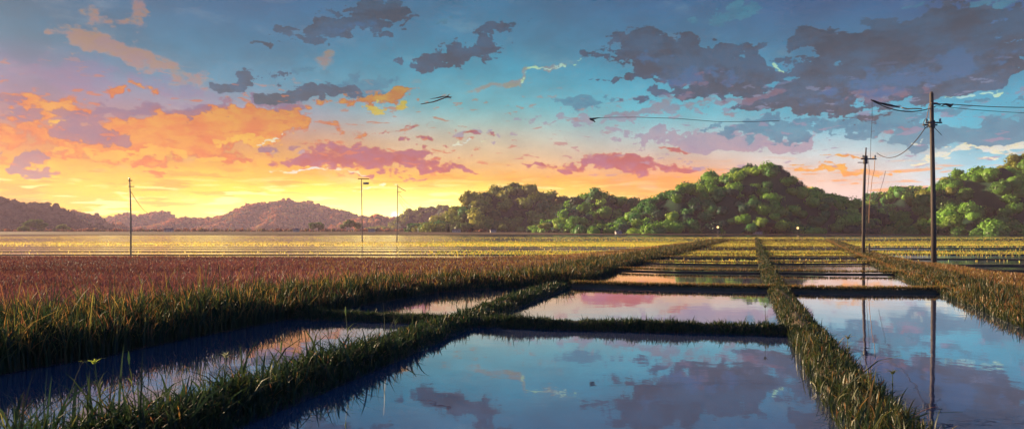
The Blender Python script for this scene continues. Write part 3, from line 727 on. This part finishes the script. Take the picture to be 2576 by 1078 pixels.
# ------------------------------------------------------------------ hills
def hill(name, label, crest, Yd, depth, treeh, spacing, temps, tints, seed, wlabel, front=1.0, mound=.0, mat=M_HILL):
    r = np.random.default_rng(seed)
    xs = np.array([(p[0]-CX)/F*Yd for p in crest]); zs = np.array([CAMH+(HY-p[1])/F*Yd for p in crest])
    zs = np.maximum(zs-treeh*.75, .5)
    span = xs[-1]-xs[0]; ext = min(span*.25, zs.max()*1.2)
    xs2 = np.concatenate([[xs[0]-ext], xs, [xs[-1]+ext]]); zs2 = np.concatenate([[-2], zs, [-2]])
    if crest[0][0] < 0: xs2[0] = xs[0]-ext*2
    nx, ny = 140, 44
    gx = np.linspace(xs2[0], xs2[-1], nx); gs = np.linspace(-1, 1, ny)
    ph = r.uniform(0, 6, 6)
    def zf(x, s):
        Hh = np.interp(x, xs2, zs2)
        u = (x-xs2[0])/(xs2[-1]-xs2[0])
        ext_ = 1+.22*np.sin(u*14+ph[0])+.14*np.sin(u*31+ph[1])
        ss = np.clip(np.abs(s)/np.clip(ext_, .6, 1.3), 0, 1)
        g = (np.cos(ss*pi)*.5+.5)**.8
        rid = 1+.30*np.sin(u*24+ph[2]+s*5)*(ss*(1-ss)*4)+.12*np.sin(u*57+ph[3]-s*9)*(ss*(1-ss)*4)
        return Hh*g*rid-1.5*(1-g)
    GX, GS = np.meshgrid(gx, gs)
    Z_ = zf(GX, GS)
    V_ = np.stack([GX, Yd+GS*depth, Z_], -1).reshape(-1, 3)
    idx = np.arange(nx*ny).reshape(ny, nx)
    loops = np.stack([idx[:-1, :-1], idx[:-1, 1:], idx[1:, 1:], idx[1:, :-1]], -1).reshape(-1)
    me = np_mesh(name, V_, loops, np.full((nx-1)*(ny-1), 4), smooth=True)
    o = link(name, me, mat); tag(o, label, kind='structure')
    # trees over the near side and the crest
    area_x = xs2[-1]-xs2[0]
    nxc = int(area_x/spacing); nyc = int(depth*1.35/spacing)
    C_ = []; R_ = []; T_ = []
    for i in range(nxc):
        for j in range(nyc+1):
            x = xs2[0]+(i+r.uniform(-.5, .5)+.5)*spacing; s = -1+(j+r.uniform(-.5, .5))/(max(nyc, 1))*1.35
            if s > .4 or abs(x) > (Yd+s*depth)*.95: continue
            z = zf(np.array([x]), np.array([s]))[0]
            if z < -.6: continue
            rd = spacing*r.uniform(.6, 1.0)*(.62 if Yd > 1100 else .8 if Yd > 700 else 1)
            if r.random() < .12: rd *= 1.25
            C_.append((x, Yd+s*depth, z+rd*.2)); R_.append(rd)
            patch = noise2(np.array([[x, s*depth*1.5]]), 1.6/ (spacing*3), seed)[0]*.5+.5
            k = min(len(tints)-1, max(0, int((patch*1.0+r.uniform(-.35, .35))*len(tints))))
            T_.append(np.array(tints[k])*r.uniform(.8, 1.2))
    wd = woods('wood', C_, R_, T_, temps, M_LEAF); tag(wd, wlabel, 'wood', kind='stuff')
    return zf, len(C_)
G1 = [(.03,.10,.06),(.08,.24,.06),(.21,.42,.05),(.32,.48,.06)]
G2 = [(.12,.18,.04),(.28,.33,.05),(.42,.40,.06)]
G3HAZE = [(.72,.30,.13),(.85,.34,.15),(.70,.42,.13)]  # far woods: the salmon of the sunset haze is put into the leaf colour
hill('hill', 'high dark hill at the far left edge', [(-260,505),(-80,490),(0,493),(40,500),(75,512),(105,522),(138,538),(165,556)], 1050, 150, 9, 13, TCOARSE, [(.04,.05,.03),(.06,.07,.03),(.08,.07,.03)], 1, 'dark wood on the hill at far left')
hill('hill', 'low brown hill beside the dark one at left', [(120,545),(140,534),(165,527),(195,531),(225,538),(250,549),(275,562)], 1250, 120, 8, 12, TCOARSE, G3HAZE, 2, 'brownish wood on the low hill right of the far left one')
hill('hill', 'low salmon coloured hill behind the left pole', [(225,560),(250,549),(275,541),(330,539),(380,531),(410,531),(430,540),(455,551),(485,561)], 2100, 220, 12, 14, TCOARSE, G3HAZE, 3, 'hazy salmon wood behind the left utility pole')
hill('hill', 'broad pink hill left of the middle', [(465,566),(490,553),(520,543),(560,538),(600,528),(640,515),(675,513),(700,500),(720,494),(735,499),(760,505),(800,518),(850,530),(875,527),(900,537),(965,543),(1010,556)], 1900, 300, 12, 14, TCOARSE, G3HAZE, 4, 'hazy pink wood on the broad hill left of the middle')
hill('hill', 'low ridge in the saddle below the sunset', [(860,560),(915,541),(965,541),(1000,546),(1030,552)], 1500, 110, 10, 15, TCOARSE, G3HAZE, 44, 'hazy low wood in the saddle under the sunset')
hill('hill', 'golden hill just right of the middle poles', [(985,562),(1010,545),(1040,526),(1070,514),(1090,520),(1110,518),(1160,519),(1215,530),(1250,550)], 1150, 130, 9, 12, TCOARSE, G2, 5, 'golden wood on the hill right of the two thin poles')
hill('hill', 'steep green hill with a shaded right side', [(1085,562),(1120,540),(1155,520),(1180,505),(1210,485),(1250,478),(1275,470),(1340,475),(1380,488),(1430,505),(1470,535)], 560, 75, 7, 8.5, TMED, G2+G1[1:2], 6, 'olive wood on the hill in the middle')
hill('hill', 'small rounded green hill beside the large hill', [(1375,560),(1420,525),(1445,497),(1470,486),(1500,482),(1530,484),(1560,491),(1590,505),(1625,508),(1665,540)], 430, 50, 6, 6.2, TMED, G1, 7, 'yellow green wood on the small rounded hill')
hill('hill', 'largest wooded hill right of the middle', [(1530,562),(1570,545),(1600,520),(1630,500),(1650,490),(1690,466),(1720,470),(1750,460),(1790,440),(1850,435),(1880,422),(1910,418),(1950,425),(1975,437),(2020,455),(2050,462),(2080,482),(2110,485),(2140,500),(2175,522),(2215,550)], 330, 52, 6, 5.2, TFINE, G1, 8, 'dense green wood on the largest hill')
hill('hill', 'lower green hill between the two right poles', [(2110,560),(2150,530),(2185,502),(2215,496),(2250,478),(2290,467),(2320,477),(2360,480),(2420,500)], 400, 45, 6, 5.8, TMED, G1, 9, 'green wood on the lower hill between the right poles')
hill('hill', 'wooded hill rising at the right edge', [(2270,560),(2310,520),(2345,487),(2370,465),(2385,448),(2405,440),(2430,428),(2470,424),(2530,408),(2575,398),(2660,380),(2800,370)], 285, 46, 6, 4.8, TFINE, [(.05,.12,.025),(.10,.24,.035),(.18,.38,.045),(.30,.32,.05)], 10, 'deep green wood on the hill at right edge')

# ------------------------------------------------------------------ single trees and bushes along the foot of the hills
LT = [(.28,.42,.05),(.20,.34,.045),(.38,.40,.08),(.16,.26,.04)]
def tree(name, px, base_py, Y, top_py, wpx, tint, label, cat, group):
    x, _, _ = AT(px, 500, Y)
    zt = CAMH+(HY-top_py)/F*Y; R = wpx/2/F*Y
    t = empty(name, (x, Y, .1)); tag(t, label, cat, group)
    h = zt-.1; rz = min(R, h*.55)
    mb = MB(); tr = .03*h+.03
    mb.tube([(0, 0, -.2), (tr*.6, 0, h*.3), (-tr*.4, 0, h*.7)], [tr, tr*.8, tr*.3], 6)
    for a in range(3):
        an = a*2.1+px; mb.tube([(0, 0, h*.35), (cos(an)*R*.5, sin(an)*R*.5, h*.65)], [tr*.5, tr*.2], 5)
    mb.build('trunk', M_TRUNK, t)
    k = max(3, min(12, int(R/rz*4)))
    cs = []; rs = []
    for i in range(k):
        an = rng.uniform(0, 2*pi); q_ = sqrt(rng.random())*.6
        cs.append((cos(an)*R*q_, sin(an)*R*q_, h*rng.uniform(.30, .68))); rs.append(rz*rng.uniform(.5, .8))
    cs.append((0, 0, h*.6)); rs.append(rz*.85)
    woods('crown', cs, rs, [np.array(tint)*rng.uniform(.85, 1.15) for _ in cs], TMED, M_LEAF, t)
    return t
bushes = [
 # px, Y, top, width, tint, label
 ('bush', 1372, 380, 556, 44, 2, 'pale round bush at the left foot of the small rounded hill'),
 ('bush', 1410, 400, 548, 40, 0, 'bright bush second from left below the small rounded hill'),
 ('tree', 1448, 390, 538, 34, 0, 'leafy tree on the left slope foot of the small rounded hill'),
 ('bush', 1510, 330, 561, 28, 1, 'bright low bush below the middle of the small rounded hill'),
 ('bush', 1560, 320, 560, 40, 1, 'low bush between the small rounded and the largest hill'),
 ('tree', 1600, 310, 548, 52, 0, 'bright tree at the left foot of the largest hill'),
 ('bush', 1650, 300, 567, 22, 2, 'tiny bush just right of the bright tree under the largest hill'),
 ('bush', 1702, 300, 563, 22, 2, 'small yellowish bush a third of the way to the left lamp'),
 ('bush', 1737, 300, 565, 24, 0, 'small bright bush left of the left lamp'),
 ('bush', 1772, 300, 561, 30, 3, 'dull green bush nearest the left lamp on its left'),
 ('bush', 1925, 300, 565, 32, 2, 'pale flowering bush midway between the two lamps'),
 ('bush', 1952, 300, 562, 26, 0, 'round green bush just left of the right lamp'),
 ('bush', 1976, 298, 560, 22, 2, 'small yellow bush touching the right lamp'),
 ('tree', 2062, 300, 552, 26, 0, 'slim bright tree first to the right of the right lamp'),
 ('tree', 2084, 302, 548, 16, 2, 'narrow yellowish tree second right of the right lamp'),
 ('bush', 2108, 300, 558, 30, 1, 'rounded green bush left of the hanging cables'),
 ('bush', 2145, 300, 560, 36, 1, 'wide green bush just left of the cabled pole'),
 ('bush', 2200, 290, 562, 44, 3, 'wide dull green bush just right of the cabled pole'),
 ('tree', 2260, 285, 547, 24, 0, 'small bright tree midway between the two right poles'),
 ('tree', 2318, 270, 548, 40, 1, 'round bright tree just left of the tall right pole'),
 ('tree', 2400, 255, 535, 58, 1, 'broad bright tree just right of the tall right pole'),
 ('tree', 2470, 255, 548, 72, 3, 'wide green tree second right of the tall right pole'),
 ('bush', 2540, 250, 562, 70, 3, 'long low bush near the right edge'),
 ('tree', 880, 640, 549, 70, 3, 'hazy round tree below the farther thin pole'),
 ('tree', 800, 640, 556, 60, 3, 'hazy low tree left of the two thin poles'),
 ('tree', 1175, 480, 556, 56, 3, 'pale green tree at the left foot of the olive hill'),
 ('bush', 1262, 470, 562, 40, 2, 'pale bush at the right foot of the olive hill'),
 ('tree', 95, 640, 549, 90, 3, 'broad dull tree below the dark far left hill'),
 ('bush', 160, 600, 560, 40, 2, 'pale bush right of the broad dull tree at left'),
 ('bush', 60, 560, 566, 44, 2, 'low pale bush left of the broad dull tree'),
]
for nm, px, Y_, top, wp, ti, lb in bushes:
    tree(nm, px, 0, Y_, top, wp, LT[ti], lb, nm, 'bushes and trees at the foot of the hills')
# dark hedge-like undergrowth that closes the foot of the hills
C_ = []; R_ = []; T_ = []
for px in np.arange(1330, 2640, 5.5):
    Yb = np.interp(px, [1330, 1500, 1700, 2200, 2600], [420, 350, 308, 300, 262]) + rng.uniform(-6, 10)
    x, _, _ = AT(px, 500, Yb); rd = rng.uniform(1.0, 2.4)
    C_.append((x, Yb, rd*.35)); R_.append(rd); T_.append(np.array(G1[rng.integers(0, 3)])*rng.uniform(.5, 1.1) + np.array([.02, .01, .01]))
for px in np.arange(-80, 1340, 7):
    Yb = 640 + rng.uniform(-20, 40); x, _, _ = AT(px, 500, Yb); rd = rng.uniform(1.5, 3.6)
    C_.append((x, Yb, rd*.3)); R_.append(rd); T_.append(np.array(G3HAZE[rng.integers(0, 3)])*rng.uniform(.5, 1.1))
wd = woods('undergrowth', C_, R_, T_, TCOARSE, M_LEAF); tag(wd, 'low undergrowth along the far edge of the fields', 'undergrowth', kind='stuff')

# ------------------------------------------------------------------ farmhouses
def house(px, Y_, wpx, hpx, rz, label, wallc=M_WALL):
    if Y_ > 350: Y_ *= .88
    elif Y_ > 300: Y_ = 280
    x, _, _ = AT(px, 500, Y_); W = wpx/F*Y_; H_ = hpx/F*Y_; D = W*.6
    t = empty('farmhouse', (x, Y_, .12), rz); tag(t, label, 'house', 'farmhouses at the foot of the hills')
    wh = H_*.58
    mb = MB(); mb.box(0, 0, wh/2, W, D, wh); mb.build('wall', wallc, t)
    mb = MB(); o_ = .12*D
    a, b = W/2+o_, D/2+o_
    mb.v = [(-a, -b, wh), (a, -b, wh), (a, b, wh), (-a, b, wh), (-a*.92, 0, H_), (a*.92, 0, H_), (-a, -b, wh+.15), (a, -b, wh+.15), (a, b, wh+.15), (-a, b, wh+.15)]
    mb.f = [(3,2,1,0), (0,1,7,6), (1,2,8,7), (2,3,9,8), (3,0,6,9), (6,7,5,4), (8,9,4,5), (7,8,5), (9,6,4)]
    mb.build('roof', M_ROOF, t)
    for k in (-.28, .05, .32):
        mb = MB(); mb.box(W*k, -D/2-.02, wh*.5, W*.13, .06, wh*.38); mb.build('window', M_DARK, t)
    return t
house(1350, 520, 20, 9, .2, 'pale farmhouse at the right foot of the olive hill')
house(1092, 560, 16, 8, .1, 'white farmhouse under the golden hill')
house(1148, 540, 20, 8, -.1, 'long pale farmhouse right of the white one')
house(1062, 600, 24, 10, .3, 'broad pale farmhouse beside the thin middle pole')
house(935, 620, 16, 8, -.2, 'small farmhouse between the two thin poles')
house(745, 640, 14, 8, .1, 'small farmhouse below the broad pink hill peak')
house(425, 640, 20, 9, 0, 'lilac grey farmhouse below the salmon hill')
house(1555, 292, 15, 8, .2, 'tiny white shed at the field edge below the small rounded hill')
house(1905, 302, 20, 9, .2, 'pale farmhouse midway between the two lamps')
house(1240, 500, 14, 8, .2, 'small pale farmhouse on the lower slope of the olive hill')

# ------------------------------------------------------------------ the two lamps
def emis(name, rgb, s):
    m, nt, out = newmat(name); e = nt.nodes.new('ShaderNodeEmission'); e.inputs[0].default_value = (*rgb, 1); e.inputs[1].default_value = s
    nt.links.new(e.outputs[0], out.inputs[0]); return m
M_LAMP = emis('lamp_light', (1.0, .62, .22), .95)
def ball(r, n=10):
    import bmesh
    bm = bmesh.new(); bmesh.ops.create_uvsphere(bm, u_segments=n*2, v_segments=n, radius=r); me = bpy.data.meshes.new('ball'); bm.to_mesh(me); bm.free()
    me.polygons.foreach_set('use_smooth', [True]*len(me.polygons)); return me
for px, py, Y_, lb in ((1805, 571, 262, 'glowing lamp in front of the left half of the largest hill'), (2006, 573, 262, 'glowing lamp at the right foot of the largest hill')):
    x, y, z = AT(px, py, Y_)
    t = empty('lamp', (x, y, .1)); tag(t, lb, 'lamp', 'lamps at the foot of the largest hill')
    mb = MB(); mb.tube([(0, 0, -.2), (0, 0, z-.3)], .06, 6); mb.build('lamp_post', M_STEEL, t)
    link('lamp_globe', ball(.42), M_LAMP, t, (0, 0, z-.1))

# ------------------------------------------------------------------ poles
def insulator(name, parent, loc, s=1.0):
    mb = MB(); mb.tube([(0, 0, 0), (0, 0, .05*s), (0, 0, .06*s), (0, 0, .10*s), (0, 0, .11*s), (0, 0, .16*s), (0, 0, .2*s)], [.03*s, .03*s, .07*s, .06*s, .04*s, .06*s, .02*s], 10)
    return mb.build(name, M_PORC, parent, loc, True)
def sag(a, b, s, n=18):
    a = np.array(a); b = np.array(b)
    return [tuple(a+(b-a)*t - np.array([0, 0, s*4*t*(1-t)])) for t in np.linspace(0, 1, n)]
def cable(pts, r, label, mat=M_CABLE, group=None):
    mb = MB(); mb.tube(pts, r, 5); o = mb.build('cable', mat); tag(o, label, 'cable', group); return o
# tall right pole
XB, YB = G(2349, 667); YP = YB
def R_(px, py): 
    return AT(px, py, YP)
t = empty('utility_pole', (XB, YP, 0)); tag(t, 'tallest thick dark utility pole at right with bracketed cables', 'pole')
top = R_(2342.5, 231)
mb = MB(); mb.tube([(0, 0, -.3), ((top[0]-XB)*.35, 0, top[2]*.4), ((top[0]-XB)*.85, 0, top[2]*.8), (top[0]-XB, 0, top[2]-.12), (top[0]-XB, 0, top[2])], [.135, .125, .105, .10, .06], 16); mb.build('shaft', M_WOOD, t, smooth=True)
c = R_(2343, 312); cx0 = c[0]-XB
mb = MB(); mb.tube([(cx0, 0, c[2]-.18), (cx0, 0, c[2]+.18)], .165, 16); mb.build('clamp', M_STEEL, t)
mb = MB(); mb.box(cx0, -.17, c[2]+.05, .9, .08, .08); mb.box(cx0, .17, c[2]-.02, .8, .08, .08); mb.build('bracket', M_STEEL, t)
insulator('insulator', t, (cx0+.36, -.17, c[2]+.08)); insulator('insulator', t, (cx0-.40, -.17, c[2]+.08)); insulator('insulator', t, (cx0+.25, .17, c[2]-.2))
mb = MB(); mb.tube([(cx0+.1, 0, c[2]-.15), (cx0+.52, -.05, c[2]-.62)], .018, 5); mb.build('brace', M_STEEL, t)
mb = MB(); mb.tube([(cx0-.42+.13*cos(a), -.17, c[2]+.0+.26*sin(a)) for a in np.linspace(-1.2, 4.6, 14)], .018, 5); mb.build('cable_loop', M_CABLE, t)
mb = MB(); mb.tube([(cx0-.40, -.17, c[2]+.22), (R_(2333, 272)[0]-XB, -.12, R_(2333, 265)[2]), (top[0]-XB-.1, -.1, R_(0, 258)[2])], .018, 5); mb.build('riser', M_CABLEW, t)
c2 = R_(2345, 262)
mb = MB(); mb.box(c2[0]-XB, -.15, c2[2], .35, .07, .10); mb.build('bracket', M_STEEL, t)
mb = MB(); p0 = R_(2348, 261); p1 = R_(2362, 264)
mb.tube([(p0[0]-XB, -.1, p0[2]), (p1[0]-XB, -.1, p1[2])], .05, 8); mb.build('insulator', M_STEEL, t)
# wires to the right
P1_ = R_(2362, 264); P2_ = R_(2388, 263); P3_ = R_(2760, 284)
mb = MB(); mb.tube([R_(2368, 266), R_(2378, 262), R_(2390, 266), R_(2397, 262)], [.03, .06, .10, .04], 8); o = mb.build('cable_splice', M_STEEL); tag(o, 'dark lumpy splice on the cable just right of the tall pole', 'cable splice')
cable([R_(2352, 262), R_(2375, 261), R_(2400, 263)] + sag(R_(2402, 263), R_(2800, 262), .18, 14), .022, 'dark cable running from the tall pole top to the right edge')
cable(sag(R_(2352, 266), R_(2800, 284), .2), .014, 'thin lower cable running from the tall pole to the right edge')
cable(sag(R_(2352, 268), R_(2190, 251), .45), .03, 'thick drooping cable left of the tall pole top', M_CABLE)
mb = MB(); pts = [R_(2195, 252), R_(2212, 259), R_(2228, 263), R_(2244, 266), R_(2262, 270)]; mb.tube(pts, [.03, .04, .07, .05, .03], 8); o = mb.build('cable_splice', M_STEEL); tag(o, 'dark splice at the far left end of the drooping cable', 'cable splice')
cable([R_(2268, 271), R_(2282, 274), R_(2300, 273), R_(2318, 274)], .035, 'pale reddish sleeve along the middle of the drooping cable', M_CABLEW)
# cabled second pole
XC, YC = G(2171, 645)
def Q_(px, py): return AT(px, py, YC)
t = empty('utility_pole', (XC, YC, 0)); tag(t, 'weathered pole with hanging cables beside the right path', 'pole')
tp = Q_(2178, 371)
mb = MB(); mb.tube([(0, 0, -.3), (.02, 0, 3.5), (Q_(2174, 440)[0]-XC, 0, Q_(0, 440)[2]), (tp[0]-XC, 0, tp[2])], [.115, .11, .09, .04], 12); mb.build('shaft', M_WOOD, t, smooth=True)
ca = Q_(2182, 400)
mb = MB(); mb.box(ca[0]-XC, -.12, ca[2], 1.15, .08, .09); mb.build('crossarm', M_STEEL, t)
mb = MB(); cb = Q_(2171, 409); mb.box(cb[0]-XC-.1, -.12, cb[2], .75, .05, .05); mb.build('crossarm', M_TWIG, t)
insulator('insulator', t, (Q_(2198, 400)[0]-XC, -.12, ca[2]+.05), 1.2); insulator('insulator', t, (Q_(2168, 400)[0]-XC, -.12, ca[2]+.05), 1.2)
mb = MB(); mb.tube([(Q_(2176, 396)[0]-XC, 0, Q_(0, 392)[2]), (Q_(2176, 412)[0]-XC, 0, Q_(0, 412)[2])], .16, 10); mb.build('clamp', M_STEEL, t)
cable([Q_(2200, 402), Q_(2199, 425), Q_(2193, 450), Q_(2190, 480), Q_(2186, 520), Q_(2185, 560)], .022, 'rust coloured cable hanging lowest beside the weathered pole', M_CABLEW)
cable([Q_(2184, 402), Q_(2186, 430), Q_(2182, 480), Q_(2180, 520), Q_(2181, 600)], .016, 'thin cable hanging close against the weathered pole', M_CABLE)
cable([R_(2193, 252), AT(2193, 300, (YP+YC)/2), AT(2190, 350, YC*.96), Q_(2189, 398)], .014, 'thin upright cable above the weathered pole', M_CABLE)
cable([R_(2334, 317), R_(2327, 322)] + sag(R_(2325, 324), AT(2205, 385, YC-1), .85, 16), .024, 'cable sagging from the tall pole clamp to the weathered pole')
cable(sag(Q_(2227, 430), AT(2209, 492, YC+8), .1, 6), .014, 'short slanting loose cable right of the weathered pole')
mb = MB(); zs = Q_(2186, 628)[2]; mb.tube([Q_(2186, 648), Q_(2186, 612)], .05, 8); o = mb.build('post', M_WOOD); tag(o, 'short stub post against the weathered pole', 'post')
# left pole
XL, YL = G(329, 650)
def L_(px, py): return AT(px, py, YL)
t = empty('utility_pole', (XL, YL, 0)); tag(t, 'slim utility pole standing alone on the left', 'pole')
tp = L_(326, 450)
mb = MB(); mb.tube([(0, 0, -.2), (0, 0, 3), (tp[0]-XL, 0, tp[2])], [.055, .05, .04], 10); mb.build('shaft', M_WOODP, t, smooth=True)
for py, w_ in ((454, 6), (469, 11)):
    a = L_(326, py); mb = MB(); mb.box(a[0]-XL+w_/2/F*YL, -.06, a[2], w_/F*YL+.1, .05, .05); mb.build('crossarm', M_STEEL, t)
insulator('insulator', t, (tp[0]-XL, 0, tp[2]-.05), .8)
cable(sag(L_(328, 480), AT(387, 531, 120), .9), .02, 'cable sagging from the slim left pole towards the salmon hill', M_CABLEW)
# two thin poles in the middle
XM, YM = G(998, 608)
def M_(px, py): return AT(px, py, YM)
t = empty('utility_pole', (XM, YM, 0)); tag(t, 'thin pole with three slanting wires near the sun glow', 'pole')
tp = M_(1000, 464)
mb = MB(); mb.tube([(0, 0, -.2), (tp[0]-XM, 0, tp[2])], [.09, .06], 10); mb.build('shaft', M_WOODP, t, smooth=True)
a = M_(1010, 474); mb = MB(); mb.tube([M_(1001, 470)[0:1]+(YM,)+M_(1001, 470)[2:], M_(1020, 480)], .05, 6)
mb.v = [(v[0]-XM, v[1]-YM, v[2]) for v in mb.v]; mb.build('crossarm', M_STEEL, t)
a = M_(1004, 483); mb = MB(); mb.box(a[0]-XM, -.1, a[2], .7, .1, .08); mb.build('crossarm', M_WOODP, t)
for (y0, xe, ye, nm) in ((488, 1060, 513, 'upper'), (496, 1050, 519, 'middle'), (503, 1042, 522, 'lower')):
    cable(sag(M_(1003, y0), AT(xe, ye, 300), 2.0), .035, nm + ' of the three wires slanting right from the thin pole', M_CABLEW)
XN, YN = G(911, 608.5)
def N_(px, py): return AT(px, py, YN)
t = empty('utility_pole', (XN, YN, 0)); tag(t, 'thin pole with a grey drum at its top', 'pole')
tp = N_(909, 456)
mb = MB(); mb.tube([(0, 0, -.2), (tp[0]-XN, 0, tp[2])], [.09, .07], 10); mb.build('shaft', M_WOODP, t, smooth=True)
a = N_(921, 461); mb = MB(); mb.tube([(a[0]-XN-.45, -.05, a[2]), (a[0]-XN+.4, -.05, a[2])], .17, 12); mb.build('transformer', M_PORC, t, smooth=True)
a = N_(914, 450); b = N_(909, 450); mb = MB(); mb.tube([(N_(900, 448)[0]-XN, 0, a[2]+.05), (N_(928, 450)[0]-XN, 0, a[2])], .07, 6); mb.tube([(b[0]-XN, 0, tp[2]-.1), (b[0]-XN, 0, a[2])], .06, 6); mb.build('crossarm', M_TWIG, t)

# ------------------------------------------------------------------ odd things up in the air
def A_(px, py): return AT(px, py, 60)
mb = MB()
mb.tube([A_(1058, 262), A_(1071, 260), A_(1081, 258), A_(1088, 257), A_(1100, 253), A_(1112, 248.5), A_(1120, 245.5), A_(1126, 242), A_(1130, 237)], [.03, .04, .04, .045, .05, .055, .05, .05, .02], 6)
mb.tube([A_(1120, 245), A_(1128, 244.5), A_(1137, 244)], [.05, .06, .015], 6)
mb.tube([A_(1127, 244.5), A_(1132, 246), A_(1135, 248)], [.04, .04, .01], 6)
mb.tube([A_(1122, 243), A_(1116, 242.5), A_(1108, 244.5), A_(1096, 247), A_(1082, 249)], [.03, .04, .055, .03, .015], 6)
o = mb.build('twig', M_TWIG); tag(o, 'reddish forked twig drifting alone high in the sky', 'twig')
mb = MB()
mb.tube([A_(1482, 299), A_(1487, 301), A_(1492, 303), A_(1497, 307)], [.04, .10, .08, .04], 7)
mb.tube([A_(1483, 299), A_(1494, 298.5), A_(1508, 296)], [.06, .08, .03], 7)
o = mb.build('wire_hook', M_STEEL); tag(o, 'small black hook at the end of the thin sky wire', 'hook')
cable([A_(1500, 297), A_(1540, 295), A_(1600, 295), A_(1700, 298), A_(1800, 306), A_(1900, 306), A_(1960, 304)], .022, 'thin wire stretched across the sky from the black hook')

# ------------------------------------------------------------------ foreground weeds, each a plant
def weed(px, py, h, label, cols=((.10,.12,.03), (.30,.36,.05)), leaves=6, seed=1, head=True, spike=False):
    r = random.Random(seed); x, y = G(px, py)
    t = empty('weed', (x, y, .08)); tag(t, label, 'weed', 'single weeds standing in the grass')
    lx = r.uniform(-.12, .12)*h*2
    mb = MB(); mb.tube([(0, 0, -.05), (lx*.3, 0, h*.4), (lx*.8, 0, h*.8), (lx, 0, h)], [.007, .006, .004, .003], 6); o = mb.build('stem', simple('weed_stem', cols[0], .6), t)
    P = []; A = []; H_ = []
    for k in range(leaves):
        f = r.uniform(.05, .75); P.append((lx*f, 0, h*f)); A.append(r.uniform(0, 2*pi)); H_.append(h*r.uniform(.25, .5))
    n = len(P)
    me = blade_mesh('leaf', np.array(P), np.array(H_), np.full(n, .014), np.tile(cols[0], (n, 1)), lean=rng.uniform(.6, 1.3, n), leandir=np.array(A))
    link('leaf', me, M_GRASS, t)
    if head:
        Pq = np.array([(lx+r.uniform(-.01, .01), r.uniform(-.01, .01), h-.02) for _ in range(14)])
        me = blade_mesh('flower_head', Pq, rng.uniform(.04, .10, 14), np.full(14, .014), np.tile(cols[1], (14, 1)), lean=rng.uniform(.4, 2.0, 14)); link('flower_head', me, M_GRASS, t)
    if spike:
        mb = MB(); mb.tube([(lx, 0, h-.02), (lx*1.05, 0, h+.04), (lx*1.08, 0, h+.11)], [.004, .012, .003], 7); mb.build('seed_head', simple('seed', cols[1], .7), t)
weed(262, 1120, .70, 'flowering weed with yellow green head at lower left', seed=3)
weed(345, 1090, .62, 'tall weed right of the yellow green one at lower left', head=False, spike=True, seed=4)
weed(560, 1050, .58, 'weed with small pale flowers left of the arching grass', seed=5, cols=((.06,.09,.03), (.25,.26,.16)))
weed(690, 1012, .52, 'thin seed stalk in the middle of the lower left path', head=False, spike=True, seed=6)
weed(880, 925, .70, 'tall curved stalk where the path nears the water', head=False, spike=True, seed=7)
weed(1000, 880, .50, 'small stalk near the path junction', head=False, seed=8, cols=((.05,.07,.03), (.2,.2,.1)))
weed(1925, 835, .42, 'twiggy weed on the cross bund beside the central path', seed=9, cols=((.05,.05,.03), (.09,.08,.04)))
weed(2130, 920, .34, 'curling weed on the right side of the central path', seed=10, cols=((.12,.11,.03), (.2,.16,.05)))
weed(2245, 1030, .34, 'broad leaved weed low on the right side of the central path', seed=12, cols=((.05,.07,.02), (.09,.11,.03)))

# ------------------------------------------------------------------ haze
def haze_mat(dens, col, aniso):
    m, nt, out = newmat('haze'); v = nt.nodes.new('ShaderNodeVolumePrincipled')
    v.inputs['Color'].default_value = (*col, 1); v.inputs['Density'].default_value = dens; v.inputs['Anisotropy'].default_value = aniso
    nt.links.new(v.outputs[0], out.inputs['Volume']); return m
HZ = 1
if HZ:
    mb = MB(); x0, x1, y0, y1, z0, z1 = -2600, 2600, -60, 2500, -1.5, 106
    mb.box((x0+x1)/2, (y0+y1)/2, (z0+z1)/2, x1-x0, y1-y0, z1-z0)
    o = mb.build('haze', haze_mat(.00024, (.80, .60, .76), .0)); o['kind'] = 'stuff'

# ------------------------------------------------------------------ render
S.view_settings.view_transform = 'Standard'; S.view_settings.look = 'None'
S.view_settings.exposure = 1.5; S.view_settings.gamma = 1.0; S.view_settings.use_curve_mapping = False
S.render.film_transparent = False
cy = S.cycles
cy.use_denoising = True
cy.max_bounces = 6; cy.diffuse_bounces = 2; cy.glossy_bounces = 3; cy.transmission_bounces = 3; cy.volume_bounces = 0; cy.transparent_max_bounces = 4
cy.sample_clamp_indirect = 6
